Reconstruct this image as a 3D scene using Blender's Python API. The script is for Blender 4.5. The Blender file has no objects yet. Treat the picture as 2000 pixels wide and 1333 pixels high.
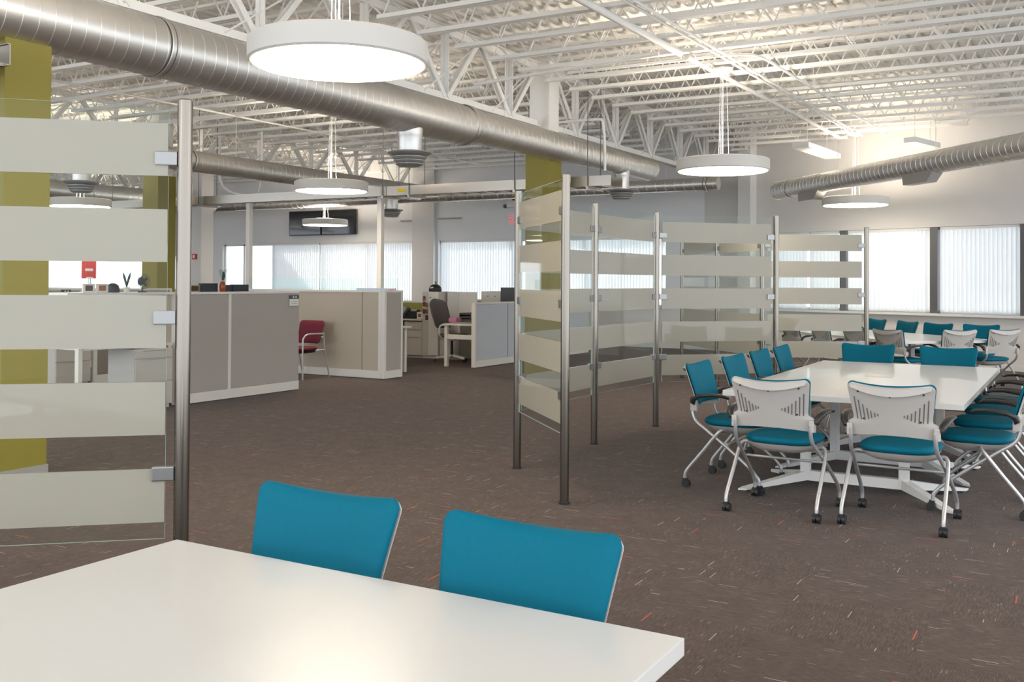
import bpy, bmesh, math, random
from mathutils import Vector, Matrix
random.seed(7)
PI = math.pi
sin, cos, rad = math.sin, math.cos, math.radians
SC = bpy.context.scene
COL = SC.collection

# ------------------------------------------------------------------ camera
yaw, pitch, roll = rad(30.1), rad(0.8), rad(0.34)
f0 = Vector((-sin(yaw), cos(yaw), 0)); r0 = Vector((cos(yaw), sin(yaw), 0)); Z = Vector((0, 0, 1))
fw = f0*cos(pitch) + Z*sin(pitch); up = Z*cos(pitch) - f0*sin(pitch)
rt = r0*cos(roll) + up*sin(roll); up2 = up*cos(roll) - r0*sin(roll)
cam_d = bpy.data.cameras.new('camera'); cam = bpy.data.objects.new('camera', cam_d); COL.objects.link(cam)
cam.matrix_world = Matrix(((rt.x, up2.x, -fw.x, 0), (rt.y, up2.y, -fw.y, 0), (rt.z, up2.z, -fw.z, 1.5), (0, 0, 0, 1)))
cam_d.sensor_width = 36; cam_d.lens = 1944/2000*36; cam_d.shift_y = -144.5/2000
cam_d.clip_start = 0.05; cam_d.clip_end = 300
SC.camera = cam

# ------------------------------------------------------------------ world, sun, exposure
w = bpy.data.worlds.new('daylight'); SC.world = w; w.use_nodes = True
bgn = w.node_tree.nodes['Background']; bgn.inputs[0].default_value = (0.86, 0.93, 1.0, 1); bgn.inputs[1].default_value = 2.75
sd = bpy.data.lights.new('sun', 'SUN'); sd.energy = 15.0; sd.angle = rad(0.6); sd.color = (1, .96, .9)
sun = bpy.data.objects.new('sun', sd); COL.objects.link(sun)
sun.rotation_euler = Vector((.62, -.30, -.55)).to_track_quat('-Z', 'Y').to_euler(); sun.location = (-20, 40, 25)
SC.view_settings.view_transform = 'Standard'; SC.view_settings.look = 'None'
SC.view_settings.gamma = 1; SC.view_settings.exposure = 0.08; SC.view_settings.use_curve_mapping = False

# ------------------------------------------------------------------ materials
def nt(name):
    m = bpy.data.materials.new(name); m.use_nodes = True
    return m, m.node_tree.nodes, m.node_tree.links
def pm(name, col, rough=.5, metal=0., spec=.5, noise=0., nscale=30., bump=0., bscale=200., coat=0., emit=None, es=0.):
    m, N, L = nt(name); b = N['Principled BSDF']
    b.inputs['Base Color'].default_value = (*col, 1); b.inputs['Roughness'].default_value = rough
    b.inputs['Metallic'].default_value = metal; b.inputs['Specular IOR Level'].default_value = spec
    b.inputs['Coat Weight'].default_value = coat
    tc = N.new('ShaderNodeTexCoord')
    nz = N.new('ShaderNodeTexNoise'); nz.inputs['Scale'].default_value = nscale; nz.inputs['Detail'].default_value = 3
    L.new(tc.outputs['Object'], nz.inputs['Vector'])
    mr = N.new('ShaderNodeMapRange'); mr.inputs[3].default_value = 1-noise-.012; mr.inputs[4].default_value = 1+noise+.012
    L.new(nz.outputs['Fac'], mr.inputs[0])
    mx = N.new('ShaderNodeVectorMath'); mx.operation = 'SCALE'; mx.inputs[0].default_value = col
    L.new(mr.outputs[0], mx.inputs['Scale']); L.new(mx.outputs[0], b.inputs['Base Color'])
    if bump:
        n2 = N.new('ShaderNodeTexNoise'); n2.inputs['Scale'].default_value = bscale; n2.inputs['Detail'].default_value = 2
        L.new(tc.outputs['Object'], n2.inputs['Vector'])
        bp = N.new('ShaderNodeBump'); bp.inputs['Strength'].default_value = bump; bp.inputs['Distance'].default_value = .01
        L.new(n2.outputs['Fac'], bp.inputs['Height']); L.new(bp.outputs[0], b.inputs['Normal'])
    if emit:
        b.inputs['Emission Color'].default_value = (*emit, 1); b.inputs['Emission Strength'].default_value = es
    return m
M = {}
M['ceiling'] = pm('ceiling_deck_white', (.90, .88, .84), .9, bump=.5, bscale=9)
M['steel_white'] = pm('painted_steel_white', (.88, .87, .84), .55)
M['wall'] = pm('wall_light_gray', (.80, .81, .825), .85)
M['wall_right'] = pm('wall_pale_gray', (.70, .69, .675), .85)
M['wall_white'] = pm('wall_white', (.78, .765, .75), .8)
M['trim_white'] = pm('trim_white', (.82, .82, .81), .5)
M['base_gray'] = pm('baseboard_gray', (.36, .34, .33), .6)
M['green'] = pm('olive_green_paint', (.27, .225, .03), .55)
M['green_panel'] = pm('olive_green_panel', (.36, .34, .08), .8)
M['white_lam'] = pm('white_laminate', (.74, .72, .69), .28, coat=.25)
M['white_paint'] = pm('white_powder_coat', (.80, .78, .75), .45)
M['cub_white'] = pm('cubicle_trim_white', (.78, .75, .71), .5)
M['fab_gray'] = pm('gray_panel_fabric', (.43, .40, .375), .9, noise=.04, nscale=120)
M['fab_tan'] = pm('tan_panel_fabric', (.52, .46, .375), .9, noise=.04, nscale=120)
M['fab_blue'] = pm('pale_blue_gray_panel', (.55, .585, .64), .85, noise=.03, nscale=120)
M['fab_brown'] = pm('brown_panel', (.22, .17, .12), .5)
M['drawer'] = pm('drawer_face_beige', (.60, .555, .51), .5)
M['dark'] = pm('black_plastic', (.018, .018, .02), .45)
M['darkgray'] = pm('dark_gray_plastic', (.09, .09, .10), .5)
M['slot'] = pm('slot_shadow_gray', (.16, .15, .145), .7)
M['arm'] = pm('armrest_black', (.028, .025, .024), .4)
M['shell'] = pm('chair_shell_light_gray', (.53, .50, .47), .45)
M['teal'] = pm('teal_fabric', (.0, .14, .215), .65, spec=.15, noise=.03, nscale=60, bump=.12, bscale=900)
M['silver'] = pm('silver_tube_paint', (.56, .55, .55), .32, metal=.55)
M['stain'] = pm('brushed_stainless', (.25, .222, .19), .22, metal=1.)
M['clamp'] = pm('clamp_stainless', (.30, .295, .29), .34, metal=.9)
M['galv'] = pm('galvanized_duct', (.72, .70, .67), .38, metal=.86, noise=.05, nscale=6)
M['galv_dark'] = pm('duct_joint_dark', (.12, .12, .12), .5, metal=.5)
M['tray'] = pm('brushed_aluminium_tray', (.50, .46, .41), .33, metal=.85)
M['diff'] = pm('diffuser_gray', (.42, .41, .39), .45, metal=.4)
M['lamp_side'] = pm('lamp_drum_white', (.70, .67, .63), .5)
M['lamp_face'] = pm('lamp_diffuser_lit', (.9, .88, .8), .5, emit=(1, .86, .66), es=15)
M['uplight'] = pm('uplight_lens_lit', (.9, .88, .8), .5, emit=(1, .87, .71), es=32)
M['mull'] = pm('dark_mullion', (.11, .11, .12), .5)
M['screen'] = pm('tv_screen', (.02, .02, .025), .12, coat=.5)
M['red'] = pm('red_plastic', (.55, .03, .03), .5)
M['redpaper'] = pm('red_poster', (.62, .07, .07), .6)
M['exitred'] = pm('exit_letters_red', (.8, .05, .08), .5, emit=(1, .15, .2), es=.5)
M['yellow'] = pm('yellow_label', (.75, .62, .02), .5)
M['white_obj'] = pm('white_plastic', (.8, .8, .8), .4)
M['maroon'] = pm('maroon_fabric', (.13, .004, .022), .7)
M['navy'] = pm('navy_binder', (.015, .025, .04), .5)
M['gold'] = pm('gold_frame', (.45, .28, .08), .4)
M['amber'] = pm('amber_glaze', (.30, .06, .01), .2)
M['cream'] = pm('cream_ceramic', (.75, .73, .66), .3)
M['bluec'] = pm('blue_glaze', (.08, .25, .5), .3)
M['bluescr'] = pm('blue_gray_plastic', (.35, .45, .58), .4)
M['leaf'] = pm('leaf_green', (.15, .25, .05), .6)
M['darkleaf'] = pm('dark_leaf', (.05, .07, .06), .6)
M['chairgray'] = pm('office_chair_gray_mesh', (.12, .105, .10), .8)
M['pink'] = pm('pink_paper', (.6, .25, .4), .7)
M['photo1'] = pm('photo_print', (.35, .12, .08), .5, noise=.9, nscale=40)
M['photo2'] = pm('photo_print_dark', (.10, .05, .07), .5, noise=.9, nscale=50)
M['bag'] = pm('clear_bin_liner', (.35, .38, .42), .3)
M['outground'] = pm('pale_pavement', (.5, .5, .5), .9)

def glass_mat(name, tint, refl=.09, rough=.0):
    m, N, L = nt(name); N.remove(N['Principled BSDF'])
    tr = N.new('ShaderNodeBsdfTransparent'); tr.inputs[0].default_value = (*tint, 1)
    gl = N.new('ShaderNodeBsdfGlossy'); gl.inputs['Roughness'].default_value = rough
    ge = N.new('ShaderNodeNewGeometry'); dt = N.new('ShaderNodeVectorMath'); dt.operation = 'DOT_PRODUCT'
    L.new(ge.outputs['Incoming'], dt.inputs[0]); L.new(ge.outputs['Normal'], dt.inputs[1])
    def mt(op, a, b):
        q = N.new('ShaderNodeMath'); q.operation = op; q.use_clamp = True
        for i, v in enumerate((a, b)):
            if isinstance(v, (int, float)): q.inputs[i].default_value = v
            elif v is not None: L.new(v, q.inputs[i])
        return q.outputs[0]
    ab = N.new('ShaderNodeMath'); ab.operation = 'ABSOLUTE'; L.new(dt.outputs['Value'], ab.inputs[0])
    fres = mt('ADD', mt('MULTIPLY', mt('POWER', mt('SUBTRACT', 1, ab.outputs[0]), 5), .85), refl/2)
    tcg = N.new('ShaderNodeTexCoord'); nzg = N.new('ShaderNodeTexNoise'); nzg.inputs['Scale'].default_value = .6
    L.new(tcg.outputs['Object'], nzg.inputs['Vector'])
    bpg = N.new('ShaderNodeBump'); bpg.inputs['Strength'].default_value = .004; L.new(nzg.outputs['Fac'], bpg.inputs['Height'])
    L.new(bpg.outputs[0], gl.inputs['Normal'])
    ms = N.new('ShaderNodeMixShader'); L.new(fres, ms.inputs[0])
    L.new(tr.outputs[0], ms.inputs[1]); L.new(gl.outputs[0], ms.inputs[2]); L.new(ms.outputs[0], N['Material Output'].inputs[0])
    return m
M['glass'] = glass_mat('clear_tempered_glass', (.965, .985, .975), .014)
M['winglass'] = glass_mat('window_glass', (.97, .98, .98), .04)
M['tealglass'] = glass_mat('pale_teal_glass', (.90, .965, .955), .05)
def trl(name, col, fac, rough=.6, gloss=0.):
    m, N, L = nt(name); N.remove(N['Principled BSDF'])
    tc = N.new('ShaderNodeTexCoord'); nz = N.new('ShaderNodeTexNoise'); nz.inputs['Scale'].default_value = 3
    L.new(tc.outputs['Object'], nz.inputs['Vector'])
    mr = N.new('ShaderNodeMapRange'); mr.inputs[3].default_value = .97; mr.inputs[4].default_value = 1.03; L.new(nz.outputs['Fac'], mr.inputs[0])
    sc = N.new('ShaderNodeVectorMath'); sc.operation = 'SCALE'; sc.inputs[0].default_value = col; L.new(mr.outputs[0], sc.inputs['Scale'])
    d = N.new('ShaderNodeBsdfDiffuse'); t = N.new('ShaderNodeBsdfTranslucent')
    L.new(sc.outputs[0], d.inputs[0]); L.new(sc.outputs[0], t.inputs[0])
    ms = N.new('ShaderNodeMixShader'); ms.inputs[0].default_value = fac
    L.new(d.outputs[0], ms.inputs[1]); L.new(t.outputs[0], ms.inputs[2])
    out = ms
    if gloss:
        g = N.new('ShaderNodeBsdfGlossy'); g.inputs['Roughness'].default_value = .03
        fr = N.new('ShaderNodeFresnel'); fr.inputs[0].default_value = 1.45
        m2 = N.new('ShaderNodeMixShader'); L.new(fr.outputs[0], m2.inputs[0]); L.new(ms.outputs[0], m2.inputs[1]); L.new(g.outputs[0], m2.inputs[2]); out = m2
    L.new(out.outputs[0], N['Material Output'].inputs[0])
    return m
M['frost'] = trl('frosted_film', (.59, .555, .465), .38, gloss=1)
M['glass_edge'] = trl('glass_edge_teal', (.62, .80, .74), .5)
M['blind'] = trl('vertical_blind_vinyl', (.80, .83, .86), .28)

# carpet: quarter-turned tiles, dark brown loop with rare red and pale dashes
def carpet():
    m, N, L = nt('carpet_brown_dashed'); b = N['Principled BSDF']; b.inputs['Roughness'].default_value = .95; b.inputs['Specular IOR Level'].default_value = .15
    def node(t, **k):
        n = N.new(t)
        for a, v in k.items(): setattr(n, a, v)
        return n
    def mth(op, a, bb=None, c=None):
        n = node('ShaderNodeMath', operation=op)
        for i, v in enumerate((a, bb, c)):
            if v is None: continue
            if isinstance(v, (int, float)): n.inputs[i].default_value = v
            else: L.new(v, n.inputs[i])
        return n.outputs[0]
    geo = node('ShaderNodeNewGeometry'); sp = node('ShaderNodeSeparateXYZ'); L.new(geo.outputs['Position'], sp.inputs[0])
    x, y = sp.outputs[0], sp.outputs[1]
    T = .61
    tx = mth('FLOOR', mth('DIVIDE', x, T)); ty = mth('FLOOR', mth('DIVIDE', y, T))
    chk = mth('GREATER_THAN', mth('FRACT', mth('MULTIPLY', mth('ADD', tx, ty), .5)), .25)
    def mixf(a, bb): return mth('ADD', mth('MULTIPLY', a, mth('SUBTRACT', 1, chk)), mth('MULTIPLY', bb, chk))
    u = mixf(x, y); v = mixf(y, x)          # u along the fibres, v across them
    tid = mth('ADD', mth('MULTIPLY', tx, 7.13), mth('MULTIPLY', ty, 3.71))
    def dash(rowh, length, thr, seed, wid):
        row = mth('FLOOR', mth('DIVIDE', v, rowh)); rf = mth('FRACT', mth('DIVIDE', v, rowh))
        w1 = node('ShaderNodeTexWhiteNoise', noise_dimensions='2D'); cx = node('ShaderNodeCombineXYZ')
        L.new(row, cx.inputs[0]); L.new(mth('ADD', tid, seed), cx.inputs[1]); L.new(cx.outputs[0], w1.inputs['Vector'])
        uu = mth('ADD', mth('DIVIDE', u, length), mth('MULTIPLY', w1.outputs[0], 17.3))
        cell = mth('FLOOR', uu); cf = mth('FRACT', uu)
        w2 = node('ShaderNodeTexWhiteNoise', noise_dimensions='3D'); c2 = node('ShaderNodeCombineXYZ')
        L.new(cell, c2.inputs[0]); L.new(row, c2.inputs[1]); L.new(mth('ADD', tid, seed*2.7), c2.inputs[2]); L.new(c2.outputs[0], w2.inputs['Vector'])
        on = mth('GREATER_THAN', w2.outputs[0], thr)
        seg = mth('LESS_THAN', cf, .75); st = mth('LESS_THAN', rf, wid)
        return mth('MULTIPLY', mth('MULTIPLY', on, seg), st)
    red = dash(.008, .17, .9982, 11.3, .85); wht = dash(.005, .13, .9958, 5.1, .6); w3 = dash(.006, .05, .985, 2.2, .7)
    # fibre texture stretched along u
    cv = node('ShaderNodeCombineXYZ'); L.new(mth('MULTIPLY', u, 22), cv.inputs[0]); L.new(mth('MULTIPLY', v, 230), cv.inputs[1]); L.new(tid, cv.inputs[2])
    nz = node('ShaderNodeTexNoise'); nz.inputs['Scale'].default_value = 1; nz.inputs['Detail'].default_value = 3; nz.inputs['Roughness'].default_value = .7; L.new(cv.outputs[0], nz.inputs['Vector'])
    n2 = node('ShaderNodeTexNoise'); n2.inputs['Scale'].default_value = 320; n2.inputs['Detail'].default_value = 1; L.new(geo.outputs['Position'], n2.inputs['Vector'])
    n3 = node('ShaderNodeTexNoise'); n3.inputs['Scale'].default_value = 6; L.new(geo.outputs['Position'], n3.inputs['Vector'])
    cr = node('ShaderNodeValToRGB'); e = cr.color_ramp.elements
    e[0].position = .30; e[0].color = (.028, .019, .016, 1); e[1].position = .74; e[1].color = (.215, .152, .118, 1)
    mid = cr.color_ramp.elements.new(.5); mid.color = (.080, .054, .041, 1)
    mxn = mth('ADD', mth('MULTIPLY', nz.outputs[0], .6), mth('ADD', mth('MULTIPLY', n2.outputs[0], .28), mth('MULTIPLY', n3.outputs[0], .12)))
    L.new(mxn, cr.inputs[0])
    last = cr.outputs[0]
    for fac, c in ((w3, (.22, .17, .14, 1)), (wht, (.50, .46, .43, 1)), (red, (.46, .085, .05, 1))):
        mm = node('ShaderNodeMix', data_type='RGBA'); L.new(fac, mm.inputs[0]); L.new(last, mm.inputs[6]); mm.inputs[7].default_value = c; last = mm.outputs[2]
    L.new(last, b.inputs['Base Color'])
    bp = node('ShaderNodeBump'); bp.inputs['Strength'].default_value = .5; bp.inputs['Distance'].default_value = .004; L.new(mxn, bp.inputs['Height']); L.new(bp.outputs[0], b.inputs['Normal'])
    b.inputs['Sheen Weight'].default_value = .10; b.inputs['Sheen Roughness'].default_value = .45; b.inputs['Sheen Tint'].default_value = (.9, .88, .9, 1)
    return m
M['carpet'] = carpet()
def brick():
    m, N, L = nt('brick_wall'); b = N['Principled BSDF']; b.inputs['Roughness'].default_value = .9
    tc = N.new('ShaderNodeTexCoord'); mp = N.new('ShaderNodeMapping'); mp.inputs['Rotation'].default_value = (PI/2, 0, 0); br = N.new('ShaderNodeTexBrick')
    br.inputs['Color1'].default_value = (.45, .24, .20, 1); br.inputs['Color2'].default_value = (.55, .33, .28, 1); br.inputs['Mortar'].default_value = (.6, .55, .5, 1)
    br.inputs['Scale'].default_value = 1; br.inputs['Brick Width'].default_value = .24; br.inputs['Row Height'].default_value = .08; br.inputs['Mortar Size'].default_value = .01
    L.new(tc.outputs['Object'], mp.inputs[0]); L.new(mp.outputs[0], br.inputs['Vector']); L.new(br.outputs[0], b.inputs['Base Color'])
    return m
M['brick'] = brick()

# ------------------------------------------------------------------ mesh helpers
class MB:
    def __init__(s): s.v = []; s.f = []; s.mi = []; s.cur = 0
    def add(s, vs, fs):
        o = len(s.v); s.v += [tuple(p) for p in vs]; s.f += [tuple(i+o for i in f) for f in fs]; s.mi += [s.cur]*len(fs); return s
    def box(s, x0, x1, y0, y1, z0, z1, rot=None):
        vs = [Vector(p) for p in ((x0, y0, z0), (x1, y0, z0), (x1, y1, z0), (x0, y1, z0), (x0, y0, z1), (x1, y0, z1), (x1, y1, z1), (x0, y1, z1))]
        if rot: vs = [rot @ p for p in vs]
        return s.add(vs, [(3, 2, 1, 0), (4, 5, 6, 7), (0, 1, 5, 4), (1, 2, 6, 5), (2, 3, 7, 6), (3, 0, 4, 7)])
    def bar(s, a, b, w, h, upv=Z):                 # rectangular bar from a to b
        a, b = Vector(a), Vector(b); d = (b-a).normalized()
        sd_ = d.cross(upv); sd_ = Vector((1, 0, 0)) if sd_.length < 1e-4 else sd_.normalized(); u = sd_.cross(d).normalized()
        c = [sd_*(w/2*i)+u*(h/2*j) for i, j in ((-1, -1), (1, -1), (1, 1), (-1, 1))]
        return s.add([a+k for k in c]+[b+k for k in c], [(3, 2, 1, 0), (4, 5, 6, 7), (0, 1, 5, 4), (1, 2, 6, 5), (2, 3, 7, 6), (3, 0, 4, 7)])
    def tube(s, pts, r, n=10, closed_ends=True, smoothn=0):
        pts = [Vector(p) for p in pts]
        if smoothn:
            q = []
            P = [pts[0]]+pts+[pts[-1]]
            for i in range(1, len(P)-2):
                for k in range(smoothn):
                    t = k/smoothn; p0, p1, p2, p3 = P[i-1], P[i], P[i+1], P[i+2]
                    q.append(.5*((2*p1)+(p2-p0)*t+(2*p0-5*p1+4*p2-p3)*t*t+(3*p1-p0-3*p2+p3)*t**3))
            q.append(pts[-1]); pts = q
        rs = r if isinstance(r, (list, tuple)) else [r]*len(pts)
        vs = []; prev = None
        for i, p in enumerate(pts):
            d = (pts[min(i+1, len(pts)-1)]-pts[max(i-1, 0)]).normalized()
            if prev is None:
                a = Z if abs(d.z) < .9 else Vector((1, 0, 0)); u = d.cross(a).normalized()
            else:
                u = (prev-d*prev.dot(d)).normalized()
            prev = u; v = d.cross(u)
            vs += [p+(u*cos(2*PI*k/n)+v*sin(2*PI*k/n))*rs[i] for k in range(n)]
        fs = []
        for i in range(len(pts)-1):
            for k in range(n): fs.append((i*n+k, i*n+(k+1) % n, (i+1)*n+(k+1) % n, (i+1)*n+k))
        if closed_ends: fs += [tuple(range(n))[::-1], tuple((len(pts)-1)*n+k for k in range(n))]
        return s.add(vs, fs)
    def lathe(s, prof, c=(0, 0, 0), n=32):          # prof: (r, z) list, about z
        vs = []; fs = []
        for r, z in prof: vs += [(c[0]+r*cos(2*PI*k/n), c[1]+r*sin(2*PI*k/n), c[2]+z) for k in range(n)]
        for i in range(len(prof)-1):
            for k in range(n): fs.append((i*n+k, i*n+(k+1) % n, (i+1)*n+(k+1) % n, (i+1)*n+k))
        fs += [tuple(range(n))[::-1], tuple((len(prof)-1)*n+k for k in range(n))]
        return s.add(vs, fs)
    def prism(s, poly, z0, z1):
        n = len(poly); vs = [(x, y, z0) for x, y in poly]+[(x, y, z1) for x, y in poly]
        return s.add(vs, [tuple(range(n))[::-1], tuple(range(n, 2*n))]+[(i, (i+1) % n, n+(i+1) % n, n+i) for i in range(n)])
    def cyl(s, a, b, r, n=16): return s.tube([a, b], r, n)
    def build(s, name, mat, parent=None, smooth=None, bevel=0., loc=None):
        me = bpy.data.meshes.new(name)
        off = Vector((0, 0, 0))
        if parent is None and loc is None:
            lo = Vector([min(p[i] for p in s.v) for i in range(3)]); hi = Vector([max(p[i] for p in s.v) for i in range(3)])
            off = Vector(((lo.x+hi.x)/2, (lo.y+hi.y)/2, lo.z))
        elif loc is not None: off = Vector(loc)
        me.from_pydata([Vector(p)-off for p in s.v], [], s.f)
        bm = bmesh.new(); bm.from_mesh(me); bmesh.ops.recalc_face_normals(bm, faces=bm.faces)
        if bevel: bmesh.ops.bevel(bm, geom=bm.edges[:], offset=bevel, segments=2, profile=.7, affect='EDGES', clamp_overlap=True)
        bm.to_mesh(me); bm.free()
        mats = mat if isinstance(mat, (list, tuple)) else [mat]
        for k in mats: me.materials.append(M[k] if isinstance(k, str) else k)
        if len(mats) > 1 and not bevel:
            me.polygons.foreach_set('material_index', s.mi)
        if smooth:
            me.polygons.foreach_set('use_smooth', [True]*len(me.polygons)); me.set_sharp_from_angle(angle=rad(smooth))
        me.update()
        o = bpy.data.objects.new(name, me); COL.objects.link(o); o.location = off
        if parent: o.parent = parent
        return o
def tag(o, label=None, cat=None, group=None, kind=None):
    if label: o['label'] = label
    if cat: o['category'] = cat
    if group: o['group'] = group
    if kind: o['kind'] = kind
    return o
def thing(name, loc, rz, label, cat, group=None):
    o = bpy.data.objects.new(name, None); COL.objects.link(o); o.location = loc; o.rotation_euler = (0, 0, rz)
    o.empty_display_size = .2
    return tag(o, label, cat, group)
def struct(o): o['kind'] = 'structure'; return o
def dup(root, loc, rz, label, group=None):
    def cp(o, par):
        c = o.copy(); COL.objects.link(c)
        if par: c.parent = par
        for ch in kids.get(o.name, []): cp(ch, c)
        return c
    kids = {}
    def walk(o):
        kids[o.name] = list(o.children)
        for ch in kids[o.name]: walk(ch)
    walk(root)
    r = cp(root, None); r.location = loc; r.rotation_euler = (0, 0, rz); r['label'] = label
    if group: r['group'] = group
    return r

# ------------------------------------------------------------------ room shell
DECK = 4.86; YB = 21.3; XC = -7.4
SL = .345
def yr(x): return YB - SL*(x-XC)      # right-hand window wall
struct(MB().add([(-45, -4.5, 0), (6, -4.5, 0), (6, yr(6), 0), (XC, YB, 0), (-23.2, YB, 0), (-23.2, 30, 0), (-45, 30, 0)], [tuple(range(7))]).build('floor', 'carpet', loc=(0, 0, 0)))
# corrugated roof deck, ribs along Y
mb = MB(); P = .18; x = -46.
vs = []; fs = []
prof = []
while x < 6.5:
    prof += [(x, DECK), (x+.09, DECK), (x+.105, DECK+.045), (x+.165, DECK+.045)]; x += P
prof.append((x, DECK))
def ye(x): return 30.2 if x < -23.2 else (22.66 if x < XC else YB)
for (a, b) in prof: vs += [(a, -4.5, b), (a, ye(a), b)]
for i in range(len(prof)-1): fs.append((2*i, 2*i+1, 2*i+3, 2*i+2))
for xa, xb in ((-46, -23.2), (-23.2, XC), (XC, x)):
    k = len(vs); vs += [(xa, -4.5, DECK+.2), (xb, -4.5, DECK+.2), (xb, ye(xa), DECK+.2), (xa, ye(xa), DECK+.2)]; fs.append((k, k+1, k+2, k+3))
    vs += [(xa, ye(xa), DECK), (xb, ye(xa), DECK)]; fs.append((k+3, k+2, k+5, k+4))
struct(mb.add(vs, fs).build('ceiling', 'ceiling', loc=(0, 0, 0)))

HD, SLZ = 2.53, .955
def wall_with_openings(name, A, B, openings, mat, z1=DECK+.04, thick=.2, mat2='wall_white'):
    """A, B ends (x,y); openings: list of (s0,s1) along A->B; lower part below the sill painted white"""
    A, B = Vector((*A, 0)), Vector((*B, 0)); d = (B-A); Lh = d.length; d /= Lh; n = Vector((-d.y, d.x, 0))
    if n.y < 0: n = -n
    m = MB()
    R = Matrix(((d.x, n.x, 0, A.x), (d.y, n.y, 0, A.y), (0, 0, 1, 0), (0, 0, 0, 1)))
    m.cur = 0; m.box(0, Lh, 0, thick, HD, z1, R)
    m.cur = 0
    s = 0
    for a, b in sorted(openings)+[(Lh, Lh)]:
        if a-s > .001: m.box(s, a, 0, thick, SLZ, HD, R)
        s = b
    m.cur = 1; m.box(0, Lh, 0, thick, 0, SLZ, R)
    o = m.build(name, [mat, mat2], loc=(0, 0, 0)); struct(o)
    return R, Lh
def frame_box(m, R, x0, x1, y0, y1, z0, z1): m.box(x0, x1, y0, y1, z0, z1, R)
WN = [0]
def window(R, s0, s1, mulls, blinds, dark=None, slat_ang=50, blabel=''):
    WN[0] += 1
    m = MB(); t = .05
    m.box(s0, s1, .08, .16, SLZ, SLZ+t, R); m.box(s0, s1, .08, .16, HD-t, HD, R); m.box(s0, s0+t, .08, .16, SLZ, HD, R); m.box(s1-t, s1, .08, .16, SLZ, HD, R)
    for q in mulls: m.box(q-.03, q+.03, .08, .16, SLZ, HD, R)
    fr = m.build('window_%d' % WN[0], 'trim_white', loc=(0, 0, 0)); struct(fr)
    g = MB(); g.box(s0+t, s1-t, .115, .125, SLZ+t, HD-t, R); g.build('window_glass', 'winglass', fr)
    for q in (dark or []):
        MB().box(q-.07, q+.07, -.035, .08, SLZ, HD, R).build('mullion_cover', 'mull', fr)
    st = MB().box(s0-.05, s1+.05, -.10, .08, SLZ-.045, SLZ, R).build('window_sill', 'trim_white', fr)
    for (a, b, lab) in blinds:
        loc = R @ Vector(((a+b)/2, .04, SLZ))
        th = thing('vertical_blind', loc, 0, lab, 'window blind', 'vertical blinds along the window walls')
        off = Matrix.Translation(-loc) @ R
        MB().box(a+.01, b-.01, .02, .065, HD-.05, HD-.005, off).build('head_rail', 'trim_white', th)
        m = MB(); q = a+.05; i = 0
        while q < b-.04:
            an = rad(slat_ang+random.uniform(-6, 6)); hw = .046; dx, dy = cos(an)*hw, sin(an)*hw
            cx, cy = q, .042
            z0, z1 = SLZ+.015, HD-.05
            p = [off @ Vector(v) for v in ((cx-dx, cy-dy*.75, z0), (cx, cy+.006, z0), (cx+dx, cy+dy*.75, z0), (cx-dx, cy-dy*.75, z1), (cx, cy+.006, z1), (cx+dx, cy+dy*.75, z1))]
            m.add(p, [(0, 1, 4, 3), (1, 2, 5, 4)]); q += .078; i += 1
        m.build('slats', 'blind', th)

# back wall (parallel to the roof joists), X from -23.2 to the corner; opening positions measured along it
XL = -23.2
def sb(x): return x-XL
Rb, Lb = wall_with_openings('wall_back', (XL, YB), (XC, YB), [(sb(-22.3), sb(-15.35)), (sb(-14.55), sb(-8.3))], 'wall')
window(Rb, sb(-22.3), sb(-15.35), [sb(-21.5), sb(-20.3), sb(-18.6), sb(-16.9)],
       [(sb(-20.35), sb(-18.6), 'white vertical blind left of the thin joint beneath the screens'), (sb(-18.55), sb(-15.4), 'long white vertical blind beneath the wall screens, left of the white wall pier')])
window(Rb, sb(-14.55), sb(-8.3), [sb(-12.4), sb(-10.4)],
       [(sb(-14.5), sb(-12.0), 'white vertical blind directly right of the white wall pier'), (sb(-11.95), sb(-8.35), 'white vertical blind seen through the angled glass screens')])
# right wall, rotated
XR = 4.5
Ld = math.hypot(1, SL)
Rr, Lr = wall_with_openings('wall_right', (XC, YB), (XR, yr(XR)), [((-5.75-XC)*Ld, (4.0-XC)*Ld)], 'wall_right')
def sr(x): return (x-XC)*Ld
window(Rr, sr(-5.75), sr(4.0), [sr(-4.9)], [
    (sr(-5.72), sr(-4.92), 'narrow pale vertical blind behind the striped glass, left of its thin joint'),
    (sr(-4.9), sr(-4.25), 'narrow pale vertical blind behind the striped glass, beside the dark mullion'),
    (sr(-4.1), sr(-2.52), 'pale vertical blind between the end glass post and the middle dark mullion'),
    (sr(-2.36), sr(-1.02), 'pale vertical blind at the right edge of the photo behind the far table'),
    (sr(-.86), sr(3.9), 'pale vertical blind outside the right edge')], dark=[sr(-4.17), sr(-2.44), sr(-.94)], slat_ang=24)
# ledge over the whole right wall, baseboards
m = MB(); m.box(0, Lr, -.015, 0, 0, .10, Rr); struct(m.build('baseboard_right', 'trim_white', loc=(0, 0, 0)))
m = MB(); m.box(0, Lb, -.015, 0, 0, .10, Rb); struct(m.build('baseboard_back', 'trim_white', loc=(0, 0, 0)))
# far-left part of the room
Rf, Lf = wall_with_openings('wall_far', (-45, 30), (XL, 30), [(1, 21)], 'wall')
window(Rf, 1, 21, [5, 9, 13, 17], [(8.5, 11.0, 'far white vertical blind right of the nearest green column'), (12.5, 14, 'far white vertical blind at the middle of the far window'), (17.2, 19, 'far white vertical blind nearest the deep wall corner')])
struct(MB().box(XL-.0, XL+.2, YB+.2, 30, 0, DECK+.04).build('wall_return', 'wall'))
struct(MB().box(-45.2, -45, -4.5, 30.2, 0, DECK+.04).build('wall_left', 'wall_right'))
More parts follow.
